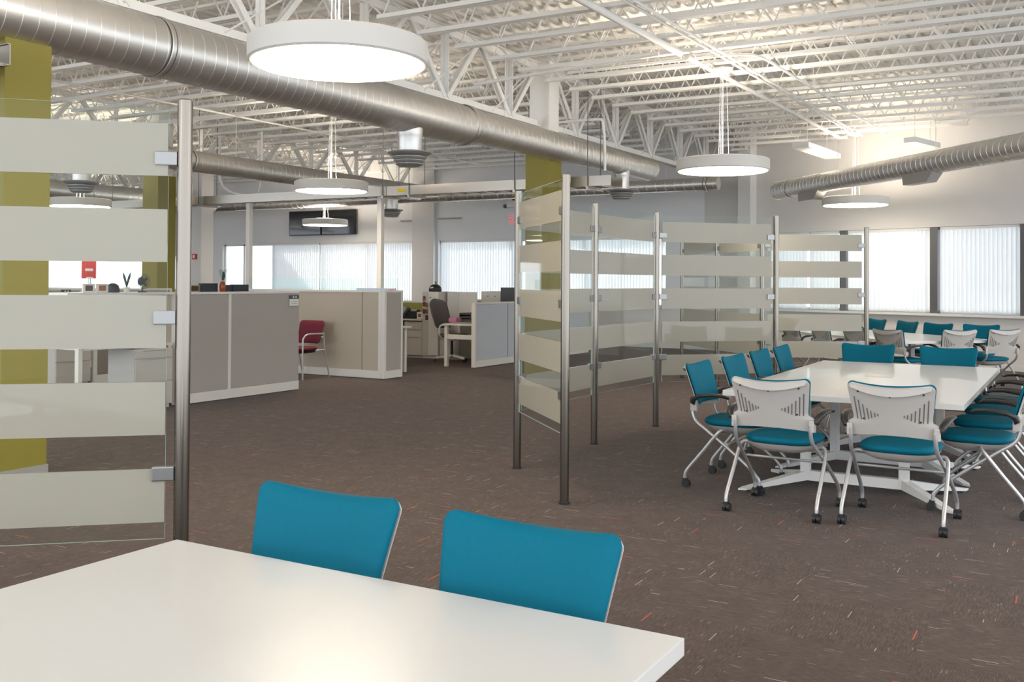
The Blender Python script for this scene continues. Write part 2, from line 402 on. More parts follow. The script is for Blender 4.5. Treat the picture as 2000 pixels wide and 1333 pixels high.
# pier in front of the back wall and pier by the right wall
struct(MB().box(-15.3, -14.62, YB-.12, YB, 0, DECK).build('trim_1', 'wall_right'))
p = Rr @ Vector((sr(-6.25), -.1, 0))
struct(MB().box(sr(-6.4), sr(-6.1), -.22, -.0, 0, DECK, Rr).build('trim_2', 'trim_white', loc=(0, 0, 0)))
# thin reveal lines on the back wall
struct(MB().box(-15.75, -15.35, YB-.03, YB, 3.05, 3.09).box(-14.55, -13.85, YB-.03, YB, 3.08, 3.12).build('trim_3', 'base_gray'))

# outside
struct(MB().add([(-70, 21, -.15), (40, 12, -.15), (40, 80, -.15), (-70, 80, -.15)], [(0, 1, 2, 3)]).build('ground', 'outground', loc=(0, 0, 0)))
bd = thing('brick_building', (-26.5, 27, -.15), 0, 'brick building seen through the bare window left of the first blind', 'building')
MB().box(-.9, -.1, 0, 3, 0, 4).box(-.1, 3.6, 0, 3, 3.05, 4).box(.55, 1.35, 0, 3, 0, 3.05).box(-.1, .55, .35, 3, 0, 3.05).box(1.35, 3.6, .35, 3, 0, 3.05).build('brick_wall', 'brick', bd)
MB().box(-.1, .55, .28, .34, .9, 3.0).build('window_pane', 'mull', bd)
MB().box(1.35, 2.0, .28, .34, .9, 3.0).build('window_pane', 'mull', bd)
MB().box(-.3, 3.6, -.25, 0, 2.75, 2.95).build('ledge', 'cream', bd)

# ------------------------------------------------------------------ roof structure
GX = [1.1, -7.1, -15.3, -23.5, -31.7, -39.9]
def joist_mb(x0, x1, zb=4.29, zt=4.80, e0=True, e1=True):
    m = MB(); L = x1-x0
    m.box(x0, x1, -.05, -.008, zt-.035, zt); m.box(x0, x1, .008, .05, zt-.035, zt)
    a = x0+(.5 if e0 else .15); b = x1-(.5 if e1 else .15)
    m.box(a, b, -.055, -.006, zb, zb+.045); m.box(a, b, .006, .055, zb, zb+.045)
    n = max(2, round((b-a)/.52)); st = (b-a)/n
    m.tube([(x0+.06, 0, zt-.03), (a+.05, 0, zb+.03)], .012, 5)
    m.tube([(x1-.06, 0, zt-.03), (b-.05, 0, zb+.03)], .012, 5)
    pts = []
    for i in range(n): pts += [(a+i*st+.04, 0, zb+.03), (a+(i+.5)*st, 0, zt-.02)]
    pts.append((b-.04, 0, zb+.03))
    for p, q in zip(pts, pts[1:]): m.tube([p, q], .0105, 5, closed_ends=False)
    return m
ys = [3.17+.758*k for k in range(24)]
bays = [(0, 'over the meeting tables at the right'), (1, 'over the tall cubicles, left of the big duct'), (2, 'in the second bay left of the big duct'), (3, 'in the far left bay'), (4, 'in the farthest left bay')]
for bi, desc in bays:
    x1, x0 = GX[bi], GX[bi+1]
    proto = None
    yl = [y for y in ys]
    if bi in (3, 4): yl = [y for y in ys if y > 8] + [ys[-1]+.758*k for k in range(1, 12)]
    for y in yl:
        if bi == 3 and y > YB-.1: continue
        if bi < 3 and y > YB-.15: continue
        if bi == 0 and y > yr(x1)-.15:
            xe = XC+(YB-.12-y)/SL
            if xe-x0 < 1.2: continue
            o = joist_mb(x0+.03, xe).build('roof_joist', 'steel_white', loc=(0, 0, 0)); o.location = (0, y, 0)
            tag(o, 'white open-web roof joist shortened against the angled right window wall', 'roof joist', 'shortened roof joists at the angled wall')
            continue
        if proto is None:
            o = proto = joist_mb(x0+.03, x1-.03).build('roof_joist', 'steel_white', loc=(0, 0, 0))
        else:
            o = proto.copy(); COL.objects.link(o)
        o.location = (0, y, 0)
        tag(o, 'white open-web roof joist '+desc, 'roof joist', 'roof joists '+desc)
def girder(X, y0, y1, label, zb=3.79, zt=4.74):
    m = MB()
    for s in (-1, 1):
        m.box(X+s*.045-.035, X+s*.045+.035, y0+.02, y1-.02, zb, zb+.012); m.box(X+s*.02-.006, X+s*.02+.006, y0+.02, y1-.02, zb, zb+.10)
        m.box(X+s*.045-.035, X+s*.045+.035, y0+.02, y1-.02, zt-.012, zt); m.box(X+s*.02-.006, X+s*.02+.006, y0+.02, y1-.02, zt-.10, zt)
    n = max(1, round((y1-y0)/1.516)); st = (y1-y0)/n
    for i in range(n):
        c = y0+(i+.5)*st
        for s in (-.032, .032):
            m.bar((X+s, c-.03, zb+.05), (X+s, c-st/2+.04, zt-.05), .016, .062); m.bar((X+s, c+.03, zb+.05), (X+s, c+st/2-.04, zt-.05), .016, .062)
            m.bar((X+s, c, zb+.05), (X+s, c, zt-.05), .055, .016)
        m.tube([(X+.03, c-st*.3, zb+.05), (X+.03, c+st*.45, zt-.1)], .01, 5)
    o = m.build('roof_girder', 'steel_white'); tag(o, label, 'girder', 'white roof girders')
YC = [-3.9, 4.55, 13.2]
girder(-7.1, 4.8, 12.95, 'white steel roof truss girder running above the big duct towards the second green column')
girder(-7.1, 13.45, YB, 'white steel roof truss girder beyond the second green column above the duct end')
girder(-7.1, -3.7, 4.3, 'white steel roof truss girder over the near duct, before the nearest green column')
girder(-15.3, 4.8, 12.8, 'white steel roof truss girder left of the second smaller duct')
girder(-15.3, 13.2, YB, 'white steel roof truss girder beyond the third green column')
girder(1.1, -3.7, yr(1.1)-.1, 'white steel roof truss girder at the right side of the meeting area')
girder(-23.5, 4.8, YB, 'white steel roof truss girder in the far left of the open office')
girder(-31.7, 4.8, 30, 'white steel roof truss girder at the farthest left')
# columns
def column(x, y, s, green_top, label, base=True):
    t = thing('steel_column', (x, y, 0), 0, label, 'column', 'green roof columns')
    h = s/2
    MB().box(-h, h, -h, h, .0, green_top).build('green_casing', 'green', t, bevel=.004)
    MB().box(-h+.04, h-.04, -h+.04, h-.04, green_top, DECK).box(h-.03, h, -h, h-.1, green_top, DECK).build('upper_shaft', 'steel_white', t)
    MB().box(-h-.008, h+.008, -h-.008, h+.008, 0, .11).build('baseboard', 'base_gray', t)
column(-6.93, 4.53, .37, 3.5, 'square olive green column at the left edge behind the striped glass')
column(-7.1, 13.18, .4, 3.42, 'square olive green column beyond the big duct, over the angled glass screens')
column(-15.3, 13.0, .42, 3.45, 'distant olive green column left of the tall steel post, seen through the striped glass')
tall = thing('steel_column', (-19.6, 18.0, 0), 0, 'pale gray square column with a fire alarm, left of the bare window', 'column')
MB().box(-.2, .2, -.2, .2, 0, DECK).build('shaft', 'wall_right', tall)
fa = MB().box(-19.67, -19.53, 17.75, 17.8, 2.0, 2.14); fo = fa.build('fire_alarm', 'red', bevel=.006); tag(fo, 'small red fire alarm strobe on the pale gray column', 'fire alarm')
MB().box(-.03, .03, -.035, -.024, .03, .11).build('strobe_lens', 'white_obj', fo)

# pipes and conduit under the joists
def pipe(pts, r, label, sm=0, hangers=()):
    t = thing('ceiling_pipe', pts[0], 0, label, 'pipe')
    b = Vector(pts[0]); MB().tube([Vector(p)-b for p in pts], r, 10, smoothn=sm).build('pipe_run', 'steel_white', t, smooth=40)
    for h in hangers: MB().tube([Vector(h)-b, Vector((h[0], h[1], 4.76))-b], .007, 6).build('hanger_rod', 'steel_white', t)
    return t
pipe([(-4.33, 1.0, 4.22), (-4.2, 11.2, 4.22)], .042, 'thick white sprinkler pipe ending above the middle pendant lamp', hangers=[(-4.25, 7.2, 4.25), (-4.21, 10.3, 4.25)])
pipe([(-4.17, 11.35, 4.2), (-4.0, 18.9, 4.2)], .03, 'white strut running from the middle pendant lamp to the far one', hangers=[(-4.1, 14.3, 4.2)])
pipe([(-4.02, 2.0, 4.235), (-3.72, 19.2, 4.235)], .016, 'left one of two thin parallel white conduits below the joists', hangers=[(-3.9, 9.5, 4.235)])
pipe([(-3.94, 2.0, 4.235), (-3.64, 19.2, 4.235)], .016, 'right one of two thin parallel white conduits below the joists', hangers=[(-3.8, 9.5, 4.235)])
pipe([(-5.9, 11.6, 4.23), (-3.75, 11.6, 4.23), (-3.5, 11.7, 4.23), (-3.42, 11.95, 4.23), (-3.4, 12.3, 4.23), (-3.2, 19.2, 4.23)], .018, 'white conduit that bends away beyond the middle pendant lamp', hangers=[(-3.35, 14.2, 4.23)])
pipe([(-6.9, 10.9, 4.05), (-4.35, 10.9, 4.17)], .022, 'white pipe crossing from the roof girder to the thick sprinkler pipe')
pipe([(-15.0, 11.9, 4.2), (-8.0, 11.9, 4.2)], .02, 'white pipe below the joists above the cubicle pendant lamp')
pipe([(-10.4, 3.5, 4.2), (-10.4, 19.5, 4.2)], .022, 'long white strut carrying the cubicle pendant lamps')
pipe([(-16.88, 3.5, 4.2), (-16.88, 20.5, 4.2)], .022, 'long white strut in the second bay carrying the distant pendant lamps')
pipe([(-23.5, 8, 4.2), (-26.6, 19.9, 4.2)], .022, 'white strut in the far left bay carrying a tiny pendant lamp')
pipe([(-12.2, 6, 4.2), (-12.2, 20, 4.2)], .016, 'thin white conduit left of the cubicle strut')
pipe([(-7.3, 13.9, 4.0), (-6.6, 13.9, 4.0), (-6.45, 13.9, 3.9), (-6.42, 13.9, 3.2)], .022, 'white conduit dropping beside the second green column to the cable tray end', sm=4)
for i, (a, b, lb) in enumerate([((-4.4, 17.7), (-4.25, 19.6), 'white rectangular ceiling unit hanging under the joists right of the far strut end'), ((-2.62, 17.9), (-2.35, 18.9), 'white rectangular ceiling unit hanging above the right slanted duct')]):
    A = Vector((*a, 3.93)); B = Vector((*b, 3.93)); o = MB().bar(A, B, .30 if i == 0 else .2, .09).build('ceiling_unit', 'trim_white'); tag(o, lb, 'ceiling unit')
    for q in (A.lerp(B, .2), A.lerp(B, .8)): MB().tube([q-o.location, Vector((q.x, q.y, 4.82))-o.location], .006, 5).build('hanger_rod', 'steel_white', o)

# ------------------------------------------------------------------ spiral ducts
def duct(a, b, r, label, parent=None, pitch=.13, n=40, cap=True, r_b=None):
    a, b = Vector(a), Vector(b); L = (b-a).length; d = (b-a)/L
    sx = d.cross(Z).normalized(); uz = sx.cross(d)
    r_b = r_b or r
    t = thing('spiral_duct', a, 0, label, 'air duct') if parent is None else parent
    base = t.location
    us = []; u = 0
    while u < L: us += [(u, 0), (u+pitch-.014, 0), (u+pitch-.011, .004), (u+pitch-.003, .004)]; u += pitch
    vs = []
    for (u, h) in us:
        for k in range(n):
            th = 2*PI*k/n; uu = min(max(u+pitch*.9*((k if k <= n/2 else n-k)/n-.25), 0), L); rr = r+(r_b-r)*uu/L+h
            vs.append(a-base+d*uu+sx*cos(th)*rr+uz*sin(th)*rr)
    fs = []
    for i in range(len(us)-1):
        for k in range(n): fs.append((i*n+k, i*n+(k+1) % n, (i+1)*n+(k+1) % n, (i+1)*n+k))
    fs += [tuple(range(n))[::-1], tuple((len(us)-1)*n+k for k in range(n))]
    o = MB().add(vs, fs).build('duct_run', 'galv', t, smooth=16)
    return t
def joint(t, p, d, r, w=.09):
    p = Vector(p)-t.location; d = Vector(d).normalized()
    MB().tube([p-d*w/2, p-d*w/2+d*.008, p+d*w/2-d*.008, p+d*w/2], [r+.006, r+.016, r+.016, r+.006], 40).build('joint_band', 'galv', t, smooth=40)
    for s in (-1, 1): MB().tube([p+d*s*(w/2+.004)-d*.004, p+d*s*(w/2+.004)+d*.004], r+.0095, 40).build('joint_gasket', 'galv_dark', t, smooth=40)
def hang(t, p, r, rod=.005):
    p = Vector(p)-t.location
    MB().tube([p+Vector((0, 0, r-.01)), Vector((p.x, p.y, 4.80-t.location.z))], rod, 6).build('hanger_rod', 'steel_white', t)
def diffuser(t, p, r, zf, rn=.145):
    """branch below the duct at axis point p, flange at height zf"""
    p = Vector(p); c = (p.x-t.location.x, p.y-t.location.y, -t.location.z)
    MB().lathe([(rn+.012, p.z-.1), (rn+.012, p.z-r*.55-.06), (rn+.004, p.z-r-.04), (rn, p.z-r-.05), (rn, zf+.01)], c, 28).build('branch_collar', 'galv', t, smooth=35)
    MB().lathe([(rn, zf+.03), (.25, zf+.012), (.26, zf), (.24, zf-.012), (.19, zf-.03), (rn-.01, zf-.035)], c, 32).build('diffuser_flange', 'diff', t, smooth=35)
    for k, (ra, rb, z) in enumerate([(.205, .18, .055), (.185, .155, .095), (.165, .12, .135)]):
        MB().lathe([(rb-.03, zf-z+.012), (ra, zf-z+.014), (ra, zf-z+.006), (rb, zf-z-.018), (rb-.03, zf-z-.016)], c, 32).build('diffuser_ring', 'diff', t, smooth=35)
    m = MB()
    for k in range(4):
        a = k*PI/2+.4; q = Vector((c[0]+cos(a)*.15, c[1]+sin(a)*.15, c[2])); m.tube([q+Vector((0, 0, zf)), q+Vector((0, 0, zf-.14))], .006, 5)
    m.build('diffuser_stays', 'diff', t)
D1 = duct((-6.85, -3.5, 3.465), (-6.85, 10.55, 3.465), .248, 'big galvanized spiral duct sweeping from the upper left over the glass screens', n=56)
duct((-6.85, 10.62, 3.49), (-6.85, 16.7, 3.52), .215, None, parent=D1, r_b=.195, n=48)
MB().tube([(0, 20.2, .055), (0, 20.21, .055)], .203, 40).build('end_cap', 'galv', D1, smooth=40)
joint(D1, (-6.85, 10.58, 3.48), (0, 1, 0), .236, .12); joint(D1, (-6.85, 5.75, 3.465), (0, 1, 0), .246, .05)
for y in (2.2, 5.2, 8.2, 11.6, 14.8): hang(D1, (-6.85, y, 3.47), .24)
diffuser(D1, (-6.85, 9.42, 3.465), .248, 2.98); diffuser(D1, (-6.85, 15.5, 3.515), .198, 3.04, .13)
D2 = duct((-13.2, 6.0, 3.52), (-13.2, 18.5, 3.50), .18, 'smaller galvanized spiral duct above the cubicles behind the near steel post', pitch=.12)
joint(D2, (-13.2, 11.85, 3.51), (0, 1, 0), .18, .05)
for y in (9.0, 12.9, 16.5): hang(D2, (-13.2, y, 3.5), .18)
diffuser(D2, (-13.2, 17.5, 3.5), .18, 3.03, .14); diffuser(D2, (-13.2, 9.75, 3.52), .18, 2.95, .14)
D3 = duct((-20.2, 8, 3.5), (-20.2, 18.9, 3.5), .22, 'galvanized spiral duct seen through the clear gap of the left striped glass', pitch=.15)
D4 = duct((-30, 19.45, 3.46), (-6.35, 19.1, 3.46), .13, 'long slim galvanized duct running across in front of the back wall', pitch=.2, n=36)
joint(D4, (-6.6, 19.104, 3.46), (1, 0, 0), .13, .06)
for x in (-26, -21, -10, -7.5): hang(D4, (x, 19.2, 3.46), .13)
a5, b5 = Vector((-5.27, 19.45, 3.3)), Vector((2.4, 11.1, 3.3)); d5 = (b5-a5).normalized()
D5 = duct(a5, b5, .17, 'galvanized spiral duct slanting in from the right edge in front of the window wall', pitch=.12, n=44)
joint(D5, a5+d5*.55, d5, .17, .035)
MB().tube([d5*-.006, d5*.004], .176, 40).build('end_cap', 'galv', D5, smooth=40)
for s in (2.2, 4.9, 7.8): hang(D5, a5+d5*s, .17)
sd5 = d5.cross(Z)
def register(s, L):
    c = a5+d5*s-D5.location; m = MB()
    prof = [(-.10, -.10), (.10, -.10), (.15, -.30), (-.02, -.30)]
    vs = [c+d5*e*(L/2)*(1 if z > -.2 else .72)+sd5*x+Z*z for e in (-1, 1) for x, z in prof]
    m.add(vs, [(0, 1, 2, 3), (7, 6, 5, 4), (0, 4, 5, 1), (1, 5, 6, 2), (2, 6, 7, 3), (3, 7, 4, 0)]).build('air_register', 'diff', D5)
register(1.35, .75); register(4.6, .8)

# ------------------------------------------------------------------ pendant lamps
LAMP = None
LAMPS = [((-4.19, 4.98), 'large near round pendant lamp glowing at the top before the big duct'),
         ((-3.97, 12.1), 'round drum pendant lamp hanging above the partition screens right of the duct end'),
         ((-3.62, 18.5), 'round drum pendant lamp below the slanted duct near the window wall'),
         ((-10.28, 12.07), 'round drum pendant lamp in front of the cable tray over the tan cubicle'),
         ((-16.84, 19.94-.4), 'small distant round pendant lamp in front of the wall screens'),
         ((-16.91, 12.47), 'round drum pendant lamp seen through the left striped glass beside the green column'),
         ((-4.3, -2.0), 'added unseen round drum pendant lamp behind the camera'), ((-10.4, 5.0), 'round drum pendant lamp added unseen outside the left edge'), ((2.6, 5.0), 'round drum pendant lamp outside the right edge'), ((2.6, 12.0), 'round drum pendant lamp added unseen outside the right edge near the windows'), ((-23.5, 12.4), 'round drum pendant lamp added unseen far outside the left edge'),  # unseen pendants added along the lamp grid to brighten the room
         ((-26.6, 19.9), 'tiny distant round pendant lamp just right of the near steel post')]
for (x, y), lb in LAMPS:
    if LAMP is None:
        t = LAMP = thing('pendant_lamp', (x, y, 2.89), 0, lb, 'pendant lamp', 'round drum pendant lamps')
        R_ = .575
        MB().lathe([(R_-.035, .004), (R_-.012, .0), (R_, .012), (R_, .138), (R_-.02, .152), (R_-.08, .155), (.05, .155)], n=72).build('drum_shade', 'lamp_side', t, smooth=35)
        MB().lathe([(.01, -.004), (R_-.03, -.004), (R_-.026, .003), (.01, .003)], n=72).build('light_diffuser', 'lamp_face', t, smooth=35)
        MB().lathe([(.12, .156), (.44, .156), (.44, .160), (.12, .160)], n=48).build('uplight_lens', 'uplight', t, smooth=35)
        for k in range(3):
            a = k*2*PI/3+.5; MB().tube([(cos(a)*.075, sin(a)*.075, .15), (cos(a)*.045, sin(a)*.045, 1.27)], .0025, 5).build('suspension_wire', 'steel_white', t)
        MB().tube([(0, 0, .15), (0, 0, 1.27)], .006, 6).build('power_cord', 'white_obj', t)
        MB().lathe([(.11, 1.265), (.12, 1.27), (.12, 1.295), (.03, 1.30)], n=24).build('canopy', 'steel_white', t, smooth=35)
    else: dup(LAMP, (x, y, 2.89), 0, lb)

# ------------------------------------------------------------------ cable trays
def tray(x0, x1, y, z0, label, rods, wid=.42, h=.155):
    t = thing('cable_tray', (x0, y, z0), 0, label, 'cable tray', 'hanging cable trays')
    L = x1-x0
    for s, nm in ((0, 'side_rail'), (wid, 'side_rail')):
        MB().box(0, L, s-.004, s+.004, 0, h).box(0, L, s-.02 if s else s, s if s else s+.02, 0, .006).box(0, L, s-.02 if s else s, s if s else s+.02, h-.006, h).build(nm, 'tray', t)
    k = .15
    n = 0
    while k < L-.05 and n < 95:
        MB().box(k-.018, k+.018, .004, wid-.004, .0, .022).build('rung', 'tray', t); k += .3; n += 1
    for rx in rods:
        for s in (-.02, wid+.02):
            MB().tube([(rx-x0, s, -.02), (rx-x0, s, 4.78-z0)], .006, 6).build('hanger_rod', 'mull', t)
        MB().box(rx-x0-.02, rx-x0+.02, -.04, wid+.04, -.04, -.002).build('trapeze_bar', 'tray', t)
    return t
T1 = tray(-23, -6.19, 13.62, 2.945, 'long brushed aluminium cable tray hanging across the office above the cubicles', [-14.9, -10.45, -9.9, -7.85, -6.57, -18, -21])
MB().box(23-10.15, 23-9.97, -.006, -.0045, .05, .11).build('warning_label', 'yellow', T1)
MB().box(23-10.5, 23-10.38, -.012, -.0045, .0, .155).build('splice_plate', 'diff', T1)
MB().box(23-14.9, 23-14.78, -.012, -.0045, .0, .155).build('splice_plate', 'diff', T1)
T2 = tray(-11, -6.28, 3.72, 2.93, 'short pale cable tray end at the upper left edge before the green column', [-9.5], h=.15, wid=.36)
# white power poles from the cubicles up to the tray
for x, lb in ((-13.7, 'white square power pole rising to the cable tray above the long gray cubicle wall'), (-10.6, 'white square power pole rising to the cable tray above the tan cubicle corner')):
    o = MB().box(x-.045, x+.045, 13.70, 13.79, 0, 2.94).build('power_pole', 'cub_white', bevel=.004); tag(o, lb, 'power pole')
for x, lb in ((-14.6, 'left'), (-13.5, 'right')):
    o = MB().tube([(x, 13.85, 4.3), (x, 13.85, 3.5), (x+(.25 if lb == 'left' else -.05), 13.85, 3.2), (-13.85 if lb == 'left' else -13.62, 13.85, 3.1)], .022, 8, smoothn=5).build('flexible_conduit', 'steel_white', smooth=40)
    tag(o, 'gray flexible conduit, %s of the pair curving down to the left power pole' % lb, 'conduit')

# ------------------------------------------------------------------ glass screen partition
HP = 2.225
POST = {}
def post(key, x, y, label):
    t = thing('partition_post', (x, y, 0), 0, label, 'post', 'stainless partition posts')
    MB().lathe([(.030, .012), (.030, HP-.004), (.027, HP)], n=28).build('tube', 'stain', t, smooth=35)
    MB().lathe([(.036, 0), (.036, .014), (.031, .016)], n=28).build('floor_collar', 'dark', t, smooth=35)
    POST[key] = Vector((x, y, 0))
post('L', -4.2, 1.86, 'stainless partition post outside the left edge')
post('P0', -3.16, 2.81, 'tall near stainless steel post at the left holding the large striped glass')
post('P1', -3.06, 6.0, 'brightest nearest stainless post of the middle group, standing before the carpet opening')
post('P2', -3.96, 6.93, 'stainless post left of the middle group, beside the exit sign')
post('P3', -3.95, 8.34, 'stainless post second from the front on the straight glass run')
post('P4', -3.89, 9.70, 'stainless post at the outer corner where straight glass turns towards the meeting table')
post('P5', -2.92, 10.72, 'stainless post directly behind the row of side chairs')
post('P6', -2.50, 13.5, 'farthest right stainless post in front of the window blinds')
post('P7', -3.68, 12.85, 'rightmost of three distant stainless posts seen through the glass stripes')
post('P8', -4.62, 13.85, 'middle one of three distant stainless posts seen through the glass stripes')
post('P9', -5.52, 14.85, 'leftmost of three distant stainless posts seen through the glass stripes')
def pane(a, b, label, clamp_z=(.72, 1.345, 1.985)):
    A, B = POST[a], POST[b]; d = B-A; L = d.length; ang = math.atan2(d.y, d.x)
    t = thing('glass_partition_panel', A, ang, label, 'glass panel', 'striped glass partition panels')
    x0, x1 = .062, L-.062
    g = MB(); g.cur = 0
    g.box(x0, x1, -.005, .005, .46, 2.20); g.mi = [1, 1, 0, 1, 0, 1]
    g.build('glass_sheet', ['glass', 'glass_edge'], t)
    for zt in (2.126, 1.780, 1.434, 1.087, .739):
        MB().box(x0+.002, x1-.002, -.0065, .0065, zt-.212, zt).build('frosted_band', 'frost', t)
    for e, sgn in ((.028, 1), (L-.028, -1)):
        for z in clamp_z:
            c = MB().box(min(e, e+sgn*.085), max(e, e+sgn*.085), -.017, .017, z-.028, z+.028).build('glass_clamp', 'clamp', t, bevel=.004)
    return t
pane('L', 'P0', 'large near striped glass panel filling the left edge')
pane('P2', 'P1', 'striped glass panel between the two nearest posts of the middle group')
pane('P2', 'P3', 'striped glass panel on the straight run right behind the brightest middle post')
pane('P3', 'P4', 'striped glass panel on the straight run ending at the outer corner post')
pane('P4', 'P5', 'cream striped glass panel between the corner post and the post behind the side chairs')
pane('P7', 'P6', 'gray striped glass panel in front of the right window blinds')
pane('P8', 'P7', 'distant striped glass panel behind the cream one, nearer the window wall')
pane('P9', 'P8', 'distant striped glass panel at the far left end of the rear screen')
# ------------------------------------------------------------------ nesting meeting chair
def back_y(z, u): return -.228-(z-.55)*.26-.10*(z-.55)**2+.042*u*u
def hw_(z):
    base = .222+.034*min(1, max(0, (z-.62)/.25))
    return base
def sheet(y_off, thick, z0, ztop, zb_arch, inset, nu=18, nv=16, puff=0., rc=.04, zcorner=.018, flare=0.):
    vs = []; fs = []
    def pt(u, v, side):
        zt = ztop+zcorner*u*u; zb = z0+zb_arch*(1-u*u)
        z = zb+(zt-zb)*v
        w_ = hw_(z)-inset
        if flare: f = min(1, max(0, (.668-z)/.034)); w_ += flare*f*f*(3-2*f)
        dz = zt-z
        if dz < rc: w_ -= rc-math.sqrt(max(0, rc*rc-(rc-dz)**2))
        dz = z-zb
        if not flare and dz < rc*.6: w_ -= rc*.6-math.sqrt(max(0, (rc*.6)**2-(rc*.6-dz)**2))
        e = max(0, 1-abs(u)**6)*max(0, 1-(2*v-1)**8)
        y = back_y(z, u)+y_off
        if side: y += thick*(.35+.65*e**.5)+puff*e
        return Vector((u*w_, y, z))
    uu = [sin(PI/2*(2*i/nu-1)) for i in range(nu+1)]; vv = [.5+.5*sin(PI/2*(2*j/nv-1)) for j in range(nv+1)]
    for side in (0, 1):
        for v in vv:
            for u in uu: vs.append(pt(u, v, side))
    S = (nu+1)*(nv+1)
    for j in range(nv):
        for i in range(nu):
            a = j*(nu+1)+i; fs.append((a, a+1, a+nu+2, a+nu+1)); fs.append((S+a+nu+1, S+a+nu+2, S+a+1, S+a))
    ring = [i for i in range(nu+1)]+[j*(nu+1)+nu for j in range(1, nv+1)]+[nv*(nu+1)+i for i in range(nu-1, -1, -1)]+[j*(nu+1) for j in range(nv-1, 0, -1)]
    for a, b in zip(ring, ring[1:]+ring[:1]): fs.append((b, a, S+a, S+b))
    return MB().add(vs, fs)
def cushion(w, d, z0, z1, cy, n=28, rows=((0, .80), (.25, .97), (.55, 1.), (.8, .97), (.95, .88), (1.0, .72)), e=3.2, dome=.006):
    m = MB(); vs = []
    def sup(k, s):
        a = 2*PI*k/n; c, q = cos(a), sin(a)
        return (math.copysign(abs(c)**(2/e), c)*w/2*s, math.copysign(abs(q)**(2/e), q)*d/2*s+cy)
    for f, s in rows: vs += [(*sup(k, s), z0+(z1-z0)*f) for k in range(n)]
    fs = [(i*n+k, i*n+(k+1) % n, (i+1)*n+(k+1) % n, (i+1)*n+k) for i in range(len(rows)-1) for k in range(n)]
    m.add(vs, fs+[tuple(range(n))[::-1]])
    o = len(m.v); top = (len(rows)-1)*n
    m.v.append((0, cy, z1+dome)); m.f += [(top+k, top+(k+1) % n, o) for k in range(n)]; m.mi += [0]*n
    return m
